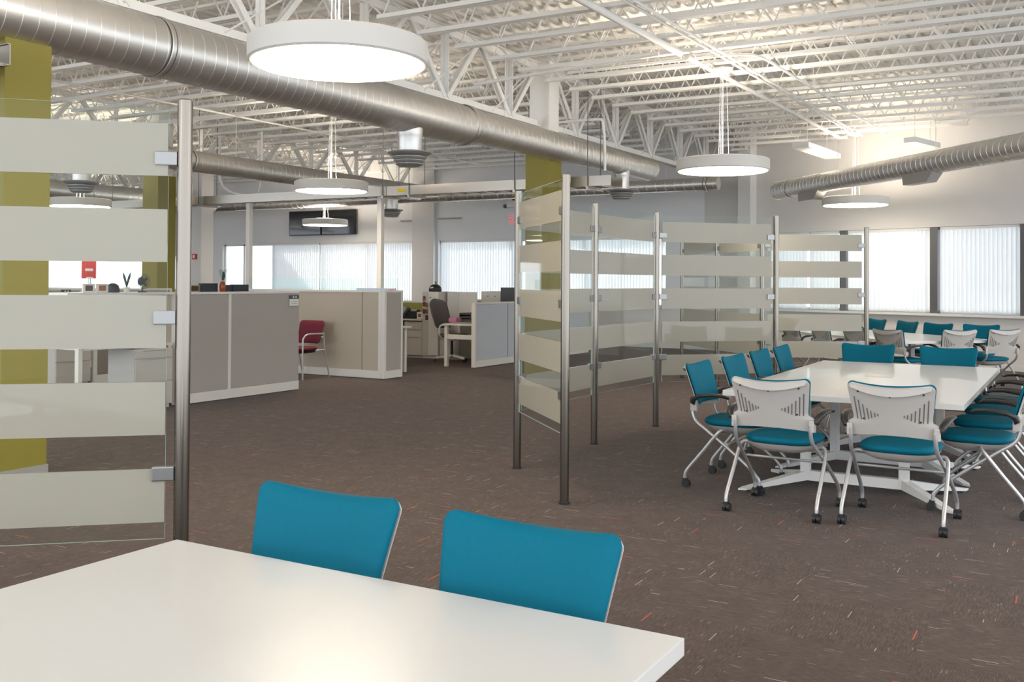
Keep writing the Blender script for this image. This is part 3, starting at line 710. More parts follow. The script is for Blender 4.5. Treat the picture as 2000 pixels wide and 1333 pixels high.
def make_chair(loc, rz, label):
    t = thing('meeting_chair', loc, rz, label, 'chair')
    sh = sheet(-.012, .012, .553, .872, .018, 0, nv=26, rc=.035, flare=.047)
    sh.build('back_shell', 'shell', t, smooth=50)
    for s in (-1, 1):
        MB().box(min(s*.236, s*.270), max(s*.236, s*.270), -.245, -.195, .556, .632).build('side_bracket', 'shell', t, bevel=.008)
    sheet(.004, .024, .60, .880, 0, -.001, puff=.006, rc=.03).build('back_pad', 'teal', t, smooth=60)
    # raised crescent under the top edge
    n = 14; pts = []
    m = MB(); vs = []
    for i in range(n+1):
        u = -0.94+1.88*i/n; z1 = .868+.018*u*u-.006; z0 = .815+.052*u*u
        for z in (z0, z1):
            for dy in (-.0105, -.018 if z == z1 else -.038):
                vs.append((u*(hw_(z)-.006), back_y(z, u)+dy, z))
    fs = []
    for i in range(n):
        a = i*4; b = a+4
        fs += [(a, b, b+1, a+1), (a+1, b+1, b+3, a+3), (a+3, b+3, b+2, a+2), (a+2, b+2, b, a)]
    fs += [(0, 1, 3, 2), (n*4+2, n*4+3, n*4+1, n*4)]
    m.add(vs, fs).build('shell_lip', 'shell', t, smooth=40)
    for s in (-1, 1):
        m = MB()
        for x, l in zip((.200, .178, .156, .134, .114, .094, .076), (.165, .135, .10, .07, .045, .026, .014)):
            zb = .636+(.20-x)*.42
            pa, pb = zb, zb+l
            def P(z, dx=0):
                xx = (x+(z-zb)*.10)*s; return Vector((xx, back_y(z, xx/hw_(z))-.0135, z))
            m.bar(P(pa), P((pa+pb)/2), .0065, .003, Vector((0, 1, 0))); m.bar(P((pa+pb)/2), P(pb), .0065, .003, Vector((0, 1, 0)))
        m.build('vent_slots', 'slot', t)
    for x, z in ((-.19, .835), (0, .812), (.19, .835), (-.165, .665), (.165, .665)):
        y = back_y(z, x/hw_(z))-.0125; MB().tube([(x, y+.002, z), (x, y-.003, z)], .0065, 8).build('screw', 'dark', t)
    cushion(.475, .46, .447, .503, .035).build('seat', 'teal', t, smooth=60)
    cushion(.46, .44, .385, .450, .035, rows=((0, .45), (.2, .70), (.55, .90), (1, 1.0)), dome=0).build('seat_pan', 'shell', t, smooth=60)
    for s in (-1, 1):
        fl = MB().tube([(s*.245, -.238, .60), (s*.247, -.232, .53), (s*.252, -.20, .475), (s*.262, -.12, .42), (s*.275, .03, .315), (s*.288, .20, .185), (s*.291, .255, .13), (s*.292, .272, .105), (s*.292, .275, .062)], .0125, 10, smoothn=4).build('front_leg', 'silver', t, smooth=50)
        rl = MB().tube([(s*.16, .0, .405), (s*.235, -.005, .428), (s*.272, -.015, .425), (s*.288, -.05, .385), (s*.292, -.14, .27), (s*.294, -.235, .155), (s*.295, -.268, .105), (s*.295, -.275, .062)], .0125, 10, smoothn=4).build('rear_leg', 'silver', t, smooth=50)
        for leg, y in ((fl, .275), (rl, -.275)):
            MB().tube([(s*.27, y+.012, .028), (s*.29, y+.012, .028)], .028, 14).tube([(s*.297, y+.012, .028), (s*.317, y+.012, .028)], .028, 14).box(s*.293-.014, s*.293+.014, y-.012, y+.022, .03, .066).build('caster', 'dark', leg, smooth=40)
        ar = MB(); a0 = [(s*.276, -.225, .610), (s*.288, -.215, .645), (s*.298, -.165, .670), (s*.303, -.06, .682), (s*.303, .02, .677), (s*.300, .055, .664)]
        vs = []; wd = (.018, .024, .028, .030, .028, .018); th = (.020, .022, .018, .013, .012, .009)
        for (x, y, z), a, b in zip(a0, wd, th):
            tl = Vector((0, .3, 1)) if y > -.2 else Vector((0, -1, .6)); tl.normalize()
            for e in range(10):
                an = 2*PI*e/10; vs.append(Vector((x, y, z))+Vector((1, 0, 0))*cos(an)*a+tl*sin(an)*b)
        fs = [(i*10+k, i*10+(k+1) % 10, (i+1)*10+(k+1) % 10, (i+1)*10+k) for i in range(5) for k in range(10)]+[tuple(range(10)), tuple(50+k for k in range(10))]
        ar.add(vs, fs).build('armrest', 'arm', t, smooth=60)
    MB().tube([(-.268, .03, .33), (.268, .03, .33)], .009, 8).build('crossbar', 'silver', t, smooth=40)
    return t
CH = make_chair((-1.893, 1.94, 0), PI, 'teal chair at the near white table, left one of the two')
def chair(x, y, deg, label, grp): dup(CH, (x, y, 0), rad(deg), label, grp)
CH['group'] = 'chairs at the near table'
g2 = 'chairs around the middle meeting table'
chair(-1.222, 1.91, 178, 'teal chair at the near white table, right one of the two', 'chairs at the near table')
chair(-1.75, 6.62, -3, 'chair showing its light gray slotted back, left one at the middle table', g2)
chair(-1.03, 6.66, -2, 'chair showing its light gray slotted back, right one at the middle table', g2)
for y, d, s in ((7.26, -90, 'nearest'), (8.1, -92, 'second'), (8.86, -91, 'third'), (9.6, -90, 'farthest')):
    chair(-2.29, y, d, 'teal chair on the left side of the middle table, %s of four' % s, g2)
for y, d, s in ((7.40, 90, 'nearest'), (8.18, 91, 'second'), (8.95, 90, 'third'), (9.72, 90, 'farthest')):
    chair(-.62, y, d, 'teal chair on the right side of the middle table, %s of four' % s, g2)
chair(-1.90, 10.08, 180, 'teal chair at the far end of the middle table, left one', g2)
chair(-1.16, 10.03, 180, 'teal chair at the far end of the middle table, right one', g2)
g3 = 'chairs around the far table'
def far(bx, by, deg, label):       # bx,by = where the back top stands
    a = rad(deg); chair(bx-sin(a)*.31, by+cos(a)*.31, deg, label, g3)
far(-2.33, 13.92, -33, 'chair with gray back beside the farthest right stainless post, at the far table')
far(-2.9, 14.5, -45, 'gray chair back behind the striped glass, right one of three')
far(-3.5, 15.1, -45, 'gray chair back behind the striped glass, middle one of three')
far(-4.1, 15.7, -45, 'gray chair back behind the striped glass, left one of three')
far(-1.46, 14.36, 42, 'gray chair back at the right of the far table, left of the pair')
far(-.96, 14.88, 46, 'gray chair back at the right of the far table, right of the pair')
far(-3.08, 17.75, 133, 'teal chair beyond the far table, farthest left against the window wall')
far(-2.5, 17.1, 135, 'teal chair beyond the far table, second from the left')
far(-1.98, 16.52, 150, 'teal chair beyond the far table, middle one facing the camera')
far(-1.38, 16.35, 172, 'teal chair beyond the far table, rightmost behind the two gray backs')

# ------------------------------------------------------------------ tables
def table(loc, rz, label, cent, Wx=1.56, Ly=3.17, nb=3, grommet=False):
    """origin at near-left corner on the floor; x across, y along"""
    t = thing('meeting_table', loc, rz, label, 'table', 'white meeting tables')
    MB().box(0, Wx, 0, Ly, .700, .738).build('tabletop', 'white_lam', t, bevel=.003)
    for i in range(nb):
        yc = Ly*(i+.5)/nb+(.06 if i == 0 else 0)
        m = MB(); xa, xb = Wx/2-.34, Wx/2+.34
        m.box(xa, xb, yc-.03, yc+.03, .055, .125)
        for xh, sg in ((xa, -1), (xb, 1)):
            for sy in (-1, 1):
                tip = Vector((xh+sg*.34, yc+sy*.40, .022)); hb = Vector((xh, yc, .09))
                dd = (Vector((tip.x, tip.y, 0))-Vector((hb.x, hb.y, 0))).normalized(); sd_ = Vector((-dd.y, dd.x, 0))
                q = [hb+sd_*.030+Z*.035, hb-sd_*.030+Z*.035, hb+sd_*.030-Z*.035, hb-sd_*.030-Z*.035,
                     tip+sd_*.027+Z*.010, tip-sd_*.027+Z*.010, tip+sd_*.027-Z*.008, tip-sd_*.027-Z*.008, tip+dd*.05+Z*.004, tip+dd*.05-Z*.008]
                m.add(q, [(0, 1, 3, 2), (0, 4, 5, 1), (2, 3, 7, 6), (0, 2, 6, 4), (1, 5, 7, 3), (4, 8, 5), (6, 7, 9), (4, 6, 9, 8), (5, 8, 9, 7)])
        b = m.build('base_foot', 'white_paint', t)
        for xh in (xa, xb):
            MB().box(xh-.033, xh+.033, yc-.033, yc+.033, .09, .69).build('base_column', 'white_paint', t, bevel=.004)
            MB().tube([(xh+(.34 if xh > Wx/2 else -.34), yc-.40, .001), (xh+(.34 if xh > Wx/2 else -.34), yc-.40, .014)], .02, 10).tube([(xh+(.34 if xh > Wx/2 else -.34), yc+.40, .001), (xh+(.34 if xh > Wx/2 else -.34), yc+.40, .014)], .02, 10).build('levelling_glide', 'darkgray', t)
        MB().box(xa-.03, xb+.03, yc-.035, yc+.035, .675, .699).build('support_rail', 'white_paint', t)
    if grommet:
        MB().box(Wx/2-.10, Wx/2+.10, Ly*.52-.05, Ly*.52+.05, .7375, .7405).build('power_lid', 'cub_white', t)
    return t
table((-2.31, 2.04-3.17, 0), 0, 'white meeting table filling the lower left foreground', None)
table((-2.24, 6.84, 0), rad(.3), 'long white meeting table surrounded by chairs at the right', None, grommet=True)
table((-1.05, 14.98, 0), rad(135), 'distant white meeting table set diagonally near the window wall', None, Wx=3.17, Ly=1.56, nb=2)

# ------------------------------------------------------------------ open office: cubicle walls
def cub_panel(a, b, H, fabric, seams, label, th_=.07, base=.13, cap=.03, capcol='cub_white', endposts=(1, 1), seamw=.045):
    """frame runs a->b; faces on both sides; seams: distances along it"""
    A, B = Vector((*a, 0)), Vector((*b, 0)); d = B-A; L = d.length
    t = thing('cubicle_wall', A, math.atan2(d.y, d.x), label, 'cubicle wall', 'office cubicle walls')
    h = th_/2
    MB().box(0, L, -h, h, H-cap, H).build('top_cap', capcol, t, bevel=.003)
    MB().box(.0, L, -h, h, .012, base).build('base_rail', 'cub_white', t, bevel=.003)
    es = [0]+[s for s in seams]+[L]
    pw = .045
    for i, s in enumerate(es):
        if i == 0: x0, x1 = 0, pw
        elif i == len(es)-1: x0, x1 = L-pw, L
        else: x0, x1 = s-seamw/2, s+seamw/2
        if i == 0 and not endposts[0] or i == len(es)-1 and not endposts[1]: continue
        MB().box(x0, x1, -h, h, base, H-cap).build('frame_post', 'cub_white' if seamw > .02 or i in (0, len(es)-1) else 'base_gray', t)
    for i in range(len(es)-1):
        x0 = es[i]+(pw if i == 0 else seamw/2); x1 = es[i+1]-(pw if i == len(es)-2 else seamw/2)
        if i == 0 and not endposts[0]: x0 = 0
        if i == len(es)-2 and not endposts[1]: x1 = L
        MB().box(x0+.003, x1-.003, -h+.006, h-.006, base+.003, H-cap-.003).build('fabric_panel', fabric, t)
    return t
W1 = cub_panel((-9.335, 8.17), (-9.335, 10.28), 1.345, 'fab_gray', [.845], 'long low gray cubicle wall with white trim right of the near steel post', endposts=(1, 0))
W2 = cub_panel((-9.25, 12.05), (-12.8, 12.05), 1.345, 'fab_tan', [.36, 1.9], 'tan cubicle wall behind the maroon chair', seamw=.012)
W2e = cub_panel((-9.215, 12.02), (-9.215, 12.48), 1.345, 'fab_gray', [], 'short gray cubicle wall end at the corner of the tan one')
W3 = cub_panel((-9.12, 14.42), (-9.12, 18.9), 1.125, 'fab_blue', [1.12, 2.24, 3.36], 'low pale blue gray cubicle wall beside the steel posts of the middle group', seamw=.012)
W4 = cub_panel((-14.5, 9.9), (-14.5, 12.6), 1.33, 'fab_gray', [.8], 'pale cubicle wall with a name plate, seen through the left striped glass')
W5 = cub_panel((-12.22, 9.25), (-12.22, 10.6), 1.18, 'fab_brown', [], 'brown cubicle wall seen low through the left striped glass')
W6 = cub_panel((-14.9, 13.74), (-10.2, 13.74), 1.30, 'fab_gray', [1.5, 3.0], 'cubicle spine wall between the two white power poles')
W7 = cub_panel((-12.3, 16.45), (-9.2, 16.45), 1.08, 'green_panel', [1.5], 'olive green desk screen wall behind the white drawer cabinets')
W8 = cub_panel((-20.0, 13.74), (-15.7, 13.74), 1.30, 'fab_gray', [1.4, 2.8], 'cubicle spine wall left of the distant green column')
W9 = cub_panel((-12.3, 18.2), (-9.25, 18.2), 1.10, 'fab_gray', [1.5], 'gray cubicle wall at the back of the low pale blue one')
# glass toppers
for (x0, x1, y, z0, z1, lb) in ((-13.64, -11.0, 13.74, 1.302, 1.53, 'pale teal glass topper on the cubicle spine wall between the power poles'),
                                (-10.54, -10.22, 13.74, 1.302, 1.53, 'short teal glass topper right of the right power pole'),
                                (-19.9, -15.75, 13.74, 1.302, 1.53, 'pale teal glass topper behind the near tall steel post')):
    g = MB().box(x0, x1, y-.005, y+.005, z0, z1); g.mi = [1, 1, 0, 1, 0, 1]
    tag(g.build('glass_topper', ['tealglass', 'glass_edge']), lb, 'glass screen')
# counter behind the long gray wall and the workstation left of it
o = MB().box(-9.72, -9.372, 8.2, 10.25, 1.31, 1.342).build('transaction_counter', 'white_lam', bevel=.003); tag(o, 'white counter top running behind the long gray cubicle wall', 'counter')
for y in (8.35, 10.1): MB().box(-.02, .02, -.02+y-o.location.y, .02+y-o.location.y, -1.31, 0).build('bracket_leg', 'cub_white', o)
ws = thing('workstation_hutch', (-9.3, 6.72, 0), 0, 'white framed workstation hutch behind the left striped glass', 'workstation')
MB().box(-.42, .0, 0, 1.40, 1.315, 1.345).build('counter_top', 'white_lam', ws, bevel=.003)
MB().box(-.06, -.03, .20, 1.40, .76, 1.315).build('back_screen', 'fab_tan', ws)
MB().box(-.06, 0, .14, .19, 0, 1.315).build('frame_leg', 'cub_white', ws)
MB().box(-.75, -.0, .20, 1.40, .725, .755).build('desk_top', 'white_lam', ws, bevel=.003)
def cabinet(x, y, rz, w_, d_, h_, rows, label, cat='drawer cabinet', col='drawer', name='drawer_cabinet', plinth=.05):
    t = thing(name, (x, y, 0), rz, label, cat)       # front at local -y
    MB().box(0, w_, .004, d_, plinth, h_).build('body', col, t, bevel=.003)
    MB().box(.01, w_-.01, .03, d_-.02, 0, plinth).build('plinth', 'drawer', t)
    z = h_-.012
    for r in rows:
        f = MB().box(.004, w_-.004, -.014, .002, z-r+.005, z-.005).build('drawer_front', col, t, bevel=.002)
        MB().box(w_*.2, w_*.8, -.018, -.0135, z-.016, z-.008).build('pull_lip', 'base_gray', f)
        z -= r
    return t
cabinet(-9.30, 7.58, PI/2, .53, .45, .70, (.10, .27, .27), 'beige drawer cabinet under the hutch, directly left of the near steel post')
cabinet(-12.2, 8.64, PI/2, .55, .42, .66, (.3, .3), 'pale cabinet at the left edge seen through the lower clear stripe')
cabinet(-11.56, 15.78, 0, .42, .5, .70, (.14, .15, .35), 'white three drawer pedestal left of the tall cabinet')
cabinet(-10.74, 15.80, 0, .44, .5, .70, (.14, .15, .35), 'white drawer pedestal right of the tall cabinet behind the desk leg')
tc = thing('tall_cabinet', (-11.13, 15.76, 0), 0, 'tall white personal cabinet with photos pinned on its side and a helmet on top', 'cabinet')
MB().box(0, .38, .0, .6, .05, 1.285).build('body', 'drawer', tc, bevel=.003)
MB().box(.01, .37, .02, .58, 0, .05).build('plinth', 'drawer', tc)
MB().box(.155, .375, -.016, -.001, .07, 1.275).build('door', 'cub_white', tc, bevel=.002)
for x in (.06, .2): MB().lathe([(.012, 0), (.012, .01)], n=10).build('lock_knob', 'dark', tc).matrix_basis = Matrix.Translation((x, -.016, 1.17)) @ Matrix.Rotation(PI/2, 4, 'X')
for i, (x, z, k) in enumerate([(.012, 1.13, 'photo1'), (.07, 1.0, 'photo1'), (.012, .88, 'photo2'), (.075, .76, 'photo2'), (-.11, 1.02, 'photo2'), (.012, 1.02, 'photo2'), (.07, .88, 'photo1')]):
    if x < 0: continue
    tag(MB().box(-11.13+x, -11.13+x+.065, 15.753, 15.758, z-.02, z+.07).build('pinned_photo', k), ['topmost orange photo print pinned on the tall cabinet', 'bright red photo print pinned second on the tall cabinet', 'dark photo print pinned mid height on the tall cabinet', 'lowest dark photo print pinned on the tall cabinet', '', 'small dark photo print pinned at the left below the topmost', 'reddish photo print pinned at the right above the lowest'][i], 'photo', 'photos pinned on the tall cabinet')
t = thing('tall_cabinet', (-10.72, 17.25, 0), 0, 'white cabinet top with two dark knobs beyond the low pale blue wall', 'cabinet')
MB().box(0, .45, 0, .5, 0, 1.285).build('body', 'cub_white', t, bevel=.003)
for x in (.15, .32): MB().box(x, x+.02, -.01, 0, 1.18, 1.20).build('lock_knob', 'dark', t)
t = thing('tall_cabinet', (-10.7, 15.98, 0), 0, 'white overhead storage panel between the tall cabinet and the gray office chair', 'cabinet')
MB().box(0, .42, .37, .42, .76, 1.28).build('back_board', 'cub_white', t)
MB().box(0, .03, 0, .37, .76, 1.28).build('side_board', 'cub_white', t)
# desks
def desk(x0, x1, y0, y1, label, legs, beam=None, z=.75):
    t = thing('office_desk', (x0, y0, 0), 0, label, 'desk'); W, D_ = x1-x0, y1-y0
    MB().box(0, W, 0, D_, z-.03, z).build('desk_top', 'white_lam', t, bevel=.003)
    for lx, ly in legs: MB().box(lx-.03, lx+.03, ly-.03, ly+.03, 0, z-.03).build('desk_leg', 'cub_white', t)
    if beam: MB().box(*beam).build('cross_beam', 'cub_white', t)
    return t
desk(-9.78, -9.17, 14.46, 15.7, 'white desk end with a square leg against the low pale blue wall', [(.05, .06), (.56, 1.15)], (.08, .6, .04, .08, .48, .56))
desk(-12.2, -11.14, 15.74, 16.4, 'white desk top over the drawer pedestals with a telephone', [(.06, .6), (.06, .06)])
desk(-11.8, -9.6, 12.55, 13.3, 'white desk behind the short gray wall end, carrying a monitor', [(.06, .06), (2.1, .06), (.06, .68), (2.1, .68)])
# items on the counter
def solid(x0, x1, y0, y1, z0, z1, mat, name, label, cat, bevel=.003): return tag(MB().box(x0, x1, y0, y1, z0, z1).build(name, mat, bevel=bevel), label, cat)
CT = 1.343
gf = solid(-9.50, -9.48, 8.50, 8.68, CT, CT+.085, 'gold', 'picture_frame', 'small gold edged picture frame on the gray wall counter', 'picture frame')
MB().box(.0102, .012, -.075, .075, .012, .073).build('frame_picture', 'dark', gf)
solid(-9.52, -9.46, 8.70, 8.96, CT, CT+.105, 'navy', 'document_box', 'widest black box on the gray wall counter, left of the vase', 'box')
solid(-9.52, -9.46, 9.05, 9.19, CT, CT+.085, 'navy', 'document_box', 'small navy box on the gray wall counter, right of the vase', 'box')
solid(-9.52, -9.46, 9.22, 9.49, CT, CT+.09, 'navy', 'document_box', 'long navy box at the right end of the counter row', 'box')
v = thing('flower_vase', (-9.42, 9.0, CT), 0, 'amber and clear vase standing on the gray cubicle wall counter', 'vase')
MB().lathe([(.028, 0), (.036, .02), (.040, .07), (.030, .11), (.020, .13)], n=20).build('amber_base', 'amber', v, smooth=40)
MB().lathe([(.020, .13), (.018, .16), (.032, .20), (.048, .25), (.052, .28), (.047, .28), (.014, .17)], n=20).build('glass_cup', 'tealglass', v, smooth=40)
MB().tube([(0, 0, .14), (.01, .01, .2), (-.01, .02, .25)], [.012, .022, .01], 7).build('dried_stems', 'darkleaf', v)
rg = thing('ceramic_ring', (-9.5, 8.44, CT), 0, 'cream and blue ring ornament at the left end of the gray wall counter', 'ornament')
MB().tube([(0, cos(a)*.065, .085+sin(a)*.065) for a in [2*PI*k/20 for k in range(21)]], .018, 8, closed_ends=False).build('outer_ring', 'cream', rg, smooth=50)
MB().tube([(.002, cos(a)*.042, .085+sin(a)*.042) for a in [2*PI*k/20 for k in range(21)]], .011, 8, closed_ends=False).build('inner_ring', 'bluec', rg, smooth=50)
def framed(y0, y1, lb, k):
    f = solid(-9.42, -9.40, y0, y1, CT+.003, CT+.10, 'cream', 'framed_photo', lb, 'framed photo'); w_ = (y1-y0)/2-.03
    MB().box(.0102, .012, -w_, w_, .018, .078).build('print', k, f)
framed(6.98, 7.13, 'left one of two cream framed photos on the hutch counter behind the glass', 'photo2')
framed(7.15, 7.30, 'right one of two cream framed photos on the hutch counter behind the glass', 'photo1')
h1 = MB().lathe([(.07, 0), (.075, .03), (.06, .08), (.03, .10), (.002, .105)], (-9.45, 7.40, CT+.002), 18).build('black_helmet', 'dark', smooth=50); tag(h1, 'black rounded cap on the hutch counter beside the framed photos', 'helmet')
pf = thing('desk_fan', (-9.5, 7.84, CT), 0, 'dark round desk fan on the hutch counter near the steel post', 'fan')
MB().lathe([(.05, 0), (.05, .012), (.01, .016), (.008, .06)], n=18).build('fan_base', 'dark', pf, smooth=40)
cg = MB()
for r_ in (.085, .06, .035): cg.tube([(.03, cos(a)*r_, .125+sin(a)*r_) for a in [2*PI*k/24 for k in range(25)]], .003, 6, closed_ends=False)
for k in range(12): a = k*PI/6; cg.tube([(.03, 0, .125), (.025, cos(a)*.085, .125+sin(a)*.085)], .002, 5)
cg.build('fan_cage', 'darkgray', pf)
MB().tube([(-.03, 0, .125), (.02, 0, .125)], [.045, .03], 14).build('motor', 'dark', pf, smooth=50)
bl = MB()
for k in range(4):
    a = k*PI/2+.3; bl.add([(0.02, 0, .125), (.028, cos(a)*.07, .125+sin(a)*.07), (.015, cos(a+.7)*.072, .125+sin(a+.7)*.072)], [(0, 1, 2)]); bl.add([(0.018, 0, .125), (.026, cos(a)*.07, .125+sin(a)*.07), (.013, cos(a+.7)*.072, .125+sin(a+.7)*.072)], [(2, 1, 0)])
bl.build('fan_blades', 'darkgray', pf)
pl = thing('small_plant', (-9.52, 7.64, CT), 0, 'small plant with two upright pointed leaves on the hutch counter', 'plant')
MB().lathe([(.03, 0), (.038, .06), (.033, .06)], n=16).build('pot', 'cream', pl, smooth=40)
for s in (-1, 1): MB().tube([(0, 0, .05), (0, s*.015, .12), (0, s*.035, .18), (0, s*.05, .23)], [.004, .012, .014, .003], 8).build('leaf', 'darkleaf', pl, smooth=50)
def nameplate(loc, rz, label):
    t = thing('name_plate', loc, rz, label, 'name plate')
    MB().box(0, .012, -.085, .085, 0, .125).build('card', 'white_obj', t, bevel=.002)
    MB().box(0.001, .016, -.088, .088, .095, .145).build('header', 'darkgray', t, bevel=.002)
    for y in (-.035, .015): MB().box(.0155, .0175, y, y+.025, .108, .130).build('icon', 'white_obj', t)
    for z in (.03, .055): MB().box(.0115, .0135, -.05, .05, z, z+.006).build('text_line', 'base_gray', t)
nameplate((-9.30, 10.165, 1.145), 0, 'white name plate with dark header at the end of the gray cubicle wall')
nameplate((-14.464, 10.42, 1.17), 0, 'white name plate on the pale cubicle wall behind the left striped glass')
# red poster by the far window
rp = solid(-17.36, -17.345, 12.85, 13.18, 1.50, 1.86, 'redpaper', 'red_poster', 'red poster with white lettering seen through the left striped glass', 'poster', 0)
MB().box(.0076, .010, -.09, .09, .15, .20).build('lettering', 'white_obj', rp); MB().box(.0076, .010, -.07, .09, .0, .03).build('lettering', 'white_obj', rp)
MB().box(-.005, .005, -.01, .01, -1.5, 0).build('stand_pole', 'cub_white', rp); MB().box(-.1, .1, -.12, .12, -1.5, -1.485).build('stand_foot', 'cub_white', rp)
# desk items
mn = thing('computer_monitor', (-10.1, 12.95, .75), 0, 'computer monitor rising above the tan cubicle wall, its back seen at the wall end', 'monitor')
MB().box(-.36, .43, -.02, .015, .17, .62).build('display_housing', 'bluescr', mn, bevel=.006)
MB().box(.30, .40, -.026, -.021, .55, .60).build('red_badge', 'redpaper', mn)
MB().box(-.03, .03, .01, .04, .02, .4).box(-.14, .14, -.08, .1, 0, .02).build('monitor_stand', 'darkgray', mn)
ph = thing('desk_telephone', (-11.55, 15.95, .752), 0, 'black desk telephone on the white desk above the drawers', 'telephone')
ph_b = MB(); ph_b.add([(-.15, -.09, 0), (.15, -.09, 0), (.15, .11, 0), (-.15, .11, 0), (-.15, -.09, .03), (.15, -.09, .03), (.15, .11, .17), (-.15, .11, .17)], [(3, 2, 1, 0), (4, 5, 6, 7), (0, 1, 5, 4), (1, 2, 6, 5), (2, 3, 7, 6), (3, 0, 4, 7)]).build('phone_body', 'dark', ph, bevel=.004)
MB().bar((-.10, -.10, .06), (-.10, .10, .20), .05, .04).build('handset', 'darkgray', ph, bevel=.008)
MB().bar((.03, .055, .142), (.03, .10, .172), .13, .01).build('phone_display', 'bluescr', ph)
lp = thing('laptop', (-11.95, 15.95, .752), 0, 'dark open laptop at the left of the desk telephone', 'laptop')
MB().box(-.17, .17, -.12, .12, 0, .018).build('laptop_base', 'darkgray', lp); MB().bar((-.0, .12, .01), (.0, .2, .22), .33, .012).build('laptop_lid', 'bluescr', lp)
pfm = solid(-11.33, -11.20, 15.86, 15.875, .752, .885, 'white_obj', 'picture_frame', 'white picture frame on the desk beside the tall cabinet', 'picture frame')
MB().box(-.04, .04, -.0092, -.0078, .03, .10).build('print', 'photo1', pfm)
hm = thing('bike_helmet', (-10.97, 15.96, 1.287), 0, 'black bicycle helmet on top of the tall white cabinet', 'helmet')
MB().lathe([(.12, 0), (.128, .03), (.115, .08), (.08, .12), (.04, .138), (.002, .142)], n=24).build('helmet_shell', 'dark', hm, smooth=50)
MB().bar((-.03, -.115, .07), (.03, -.115, .08), .03, .02).build('helmet_vent', 'white_obj', hm)
sp_ = thing('small_plant', (-11.08, 16.17, 1.287), 0, 'tiny green sprig standing behind the bicycle helmet', 'plant')
MB().lathe([(.02, 0), (.025, .04)], n=12).build('pot', 'cream', sp_); MB().tube([(0, 0, .03), (-.01, 0, .12), (-.03, 0, .19)], [.003, .012, .02], 7).build('leaf', 'leaf', sp_)
m2 = thing('computer_monitor', (-10.08, 17.15, .75), 0, 'dark monitor above the low pale blue wall next to the steel post', 'monitor')
MB().box(-.11, .35, -.02, .02, .2, .62).build('display_housing', 'darkgray', m2, bevel=.005); MB().box(.1, .14, 0, .03, 0, .25).box(.0, .24, -.08, .08, 0, .015).build('monitor_stand', 'darkgray', m2)
desk(-10.75, -9.2, 16.9, 17.24, 'white desk beyond the low pale blue wall carrying the dark monitor', [(.06, .06), (1.5, .06)])
pb = solid(-9.95, -9.3, 15.2, 15.6, .752, .80, 'darkgray', 'paper_tray', 'stack of dark paper trays on the desk by the low pale blue wall', 'paper tray')
for z in (.07, .13): MB().box(-.3, .3, -.18, .18, z, z+.03).build('tray_shelf', 'darkgray', pb)
MB().box(-.3, -.28, -.18, .18, .03, .16).box(.28, .3, -.18, .18, .03, .16).build('tray_frame', 'dark', pb)
solid(-9.98, -9.82, 14.95, 15.12, .752, .83, 'pink', 'paper_stack', 'pink paper stack beside the dark trays', 'paper')
# office chair
oc = thing('office_chair', (-10.17, 15.35, 0), rad(-95), 'gray mesh office task chair at the desk with the square leg', 'chair')
for k in range(5):
    a = k*2*PI/5+.3
    lg = MB().bar((0, 0, .12), (cos(a)*.30, sin(a)*.30, .075), .045, .035).build('base_leg', 'cub_white', oc, bevel=.005)
    MB().tube([(cos(a)*.30-sin(a)*-.02, sin(a)*.30+cos(a)*-.02, .03), (cos(a)*.30+sin(a)*-.02, sin(a)*.30-cos(a)*-.02, .03)], .03, 12).build('caster', 'dark', lg, smooth=40)
MB().tube([(0, 0, .1), (0, 0, .42)], [.03, .022], 12).build('gas_lift', 'dark', oc, smooth=40)
MB().box(-.1, .1, -.12, .12, .40, .45).build('tilt_mechanism', 'cub_white', oc, bevel=.01)
cushion(.50, .48, .46, .53, .02).build('seat', 'chairgray', oc, smooth=60)
bk = sheet(.0, .035, .62, 1.16, .0, .0, puff=.0, rc=.12, zcorner=-.03)
bk.build('backrest', 'chairgray', oc, smooth=60)
bkp = MB().tube([(0, -.12, .43), (0, -.27, .5), (0, -.30, .7), (0, -.36, .85)], .02, 8, smoothn=4).build('back_support', 'cub_white', oc, smooth=40)
for s in (-1, 1): MB().tube([(s*.2, -.05, .44), (s*.29, -.06, .5), (s*.29, -.05, .66), (s*.29, .05, .69), (s*.28, .16, .69)], .018, 8, smoothn=3).build('armrest', 'white_obj', oc, smooth=40)
wb = MB().lathe([(.13, 0), (.16, .32), (.155, .33), (.12, .02)], (-9.55, 15.45, .003), 20).build('waste_bin', 'bag', smooth=40); tag(wb, 'gray waste bin with a clear liner under the desk', 'waste bin')
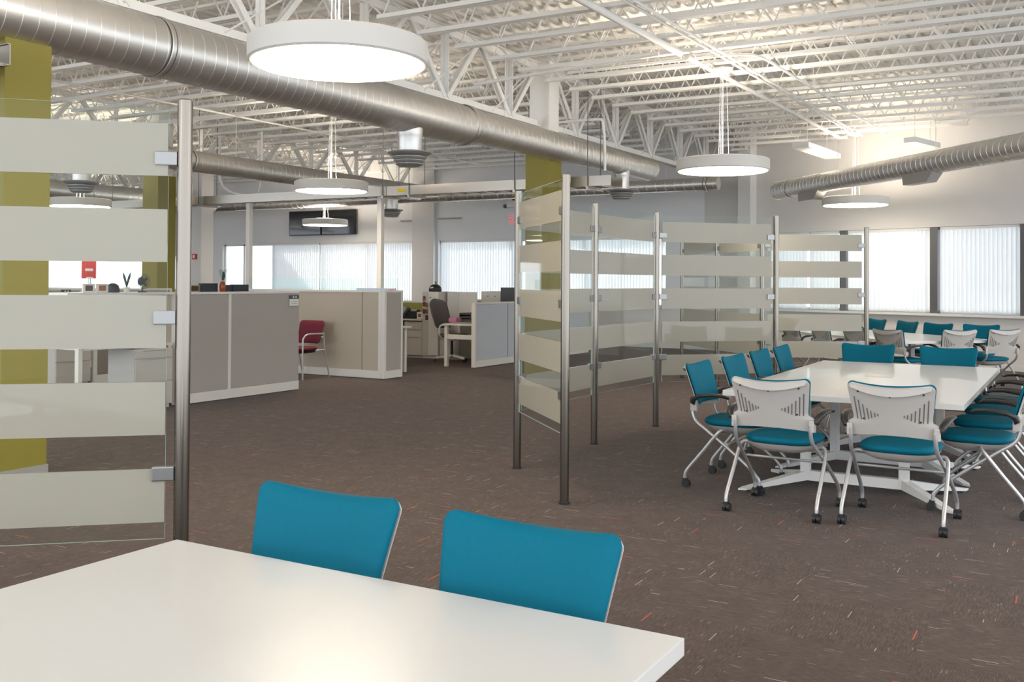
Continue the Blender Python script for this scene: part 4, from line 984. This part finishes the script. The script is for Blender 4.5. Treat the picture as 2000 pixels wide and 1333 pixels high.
# maroon visitor chair: faces the opening (towards -X is its left side)
vc = thing('visitor_chair', (-10.42, 11.55, 0), rad(180), 'maroon upholstered visitor chair with silver arm frame before the tan cubicle wall', 'chair')
sheet(.0, .03, .52, .87, .0, -.0, puff=.01, rc=.07, zcorner=.0).build('backrest', 'maroon', vc, smooth=60)
cushion(.47, .45, .42, .48, .02).build('seat', 'maroon', vc, smooth=60)
cushion(.44, .42, .385, .425, .02, dome=0).build('seat_pan', 'dark', vc, smooth=60)
for s in (-1, 1):
    MB().tube([(s*.27, .25, .0), (s*.27, .25, .55), (s*.27, .235, .62), (s*.27, .19, .66), (s*.27, .10, .68), (s*.27, -.22, .675)], .013, 10, smoothn=4).build('arm_frame', 'silver', vc, smooth=50)
    MB().tube([(s*.27, -.22, .675), (s*.262, -.235, .60), (s*.262, -.25, .42), (s*.27, -.36, .0)], .012, 10, smoothn=3).build('rear_leg', 'silver', vc, smooth=50)
    MB().tube([(s*.2, -.1, .42), (s*.265, -.25, .43)], .012, 8).build('side_brace', 'silver', vc, smooth=50)
    MB().tube([(s*.2, -.235, .62), (s*.262, -.232, .62)], .012, 8).build('back_bracket', 'white_obj', vc, smooth=50)
# wall screens
for x, lb in ((-19.55, 'left one of two large dark wall screens above the blinds'), (-18.35, 'right one of two large dark wall screens above the blinds')):
    t = thing('wall_screen', (x, YB-.12, 2.74), 0, lb, 'television', 'wall screens above the blinds')
    MB().box(0, 1.17, -.03, .03, 0, .68).build('housing', 'dark', t, bevel=.005); MB().box(.02, 1.15, -.034, -.0295, .02, .66).build('screen_glass', 'screen', t)
    MB().box(.4, .77, .03, .115, .2, .48).build('wall_bracket', 'darkgray', t)
# exit sign and emergency light on the back wall
ex = thing('exit_sign', (-12.42, YB-.05, 2.87), 0, 'white exit sign with red letters on the back wall beside the steel post', 'exit sign')
MB().box(0, .46, -.03, .05, 0, .30).build('sign_box', 'white_obj', ex, bevel=.005)
cu = bpy.data.curves.new('letters', 'FONT'); cu.body = 'EXIT'; cu.size = .27; cu.extrude = .004; cu.align_x = 'CENTER'
tmp = bpy.data.objects.new('tmp', cu); COL.objects.link(tmp); dg = bpy.context.evaluated_depsgraph_get()
me = bpy.data.meshes.new_from_object(tmp.evaluated_get(dg)); bpy.data.objects.remove(tmp)
me.materials.clear(); me.materials.append(M['exitred'])
for k, vv in enumerate(me.vertices): vv.co.x *= .72
lo = bpy.data.objects.new('exit_letters', me); COL.objects.link(lo); lo.parent = ex; lo.location = (.23, -.034, .055); lo.rotation_euler = (PI/2, 0, 0)
el = thing('emergency_light', (-12.45, YB-.05, 3.32), 0, 'white emergency light unit on the back wall above the exit sign', 'emergency light')
MB().box(.0, .42, -.06, .05, 0, .16).build('housing', 'white_obj', el, bevel=.008)
MB().tube([(-.06, -.04, .03), (-.06, .0, .03)], .05, 14).build('lamp_head', 'darkgray', el, smooth=40); MB().tube([(.2, -.04, .2), (.2, .0, .2)], .05, 14).build('lamp_head', 'darkgray', el, smooth=40)
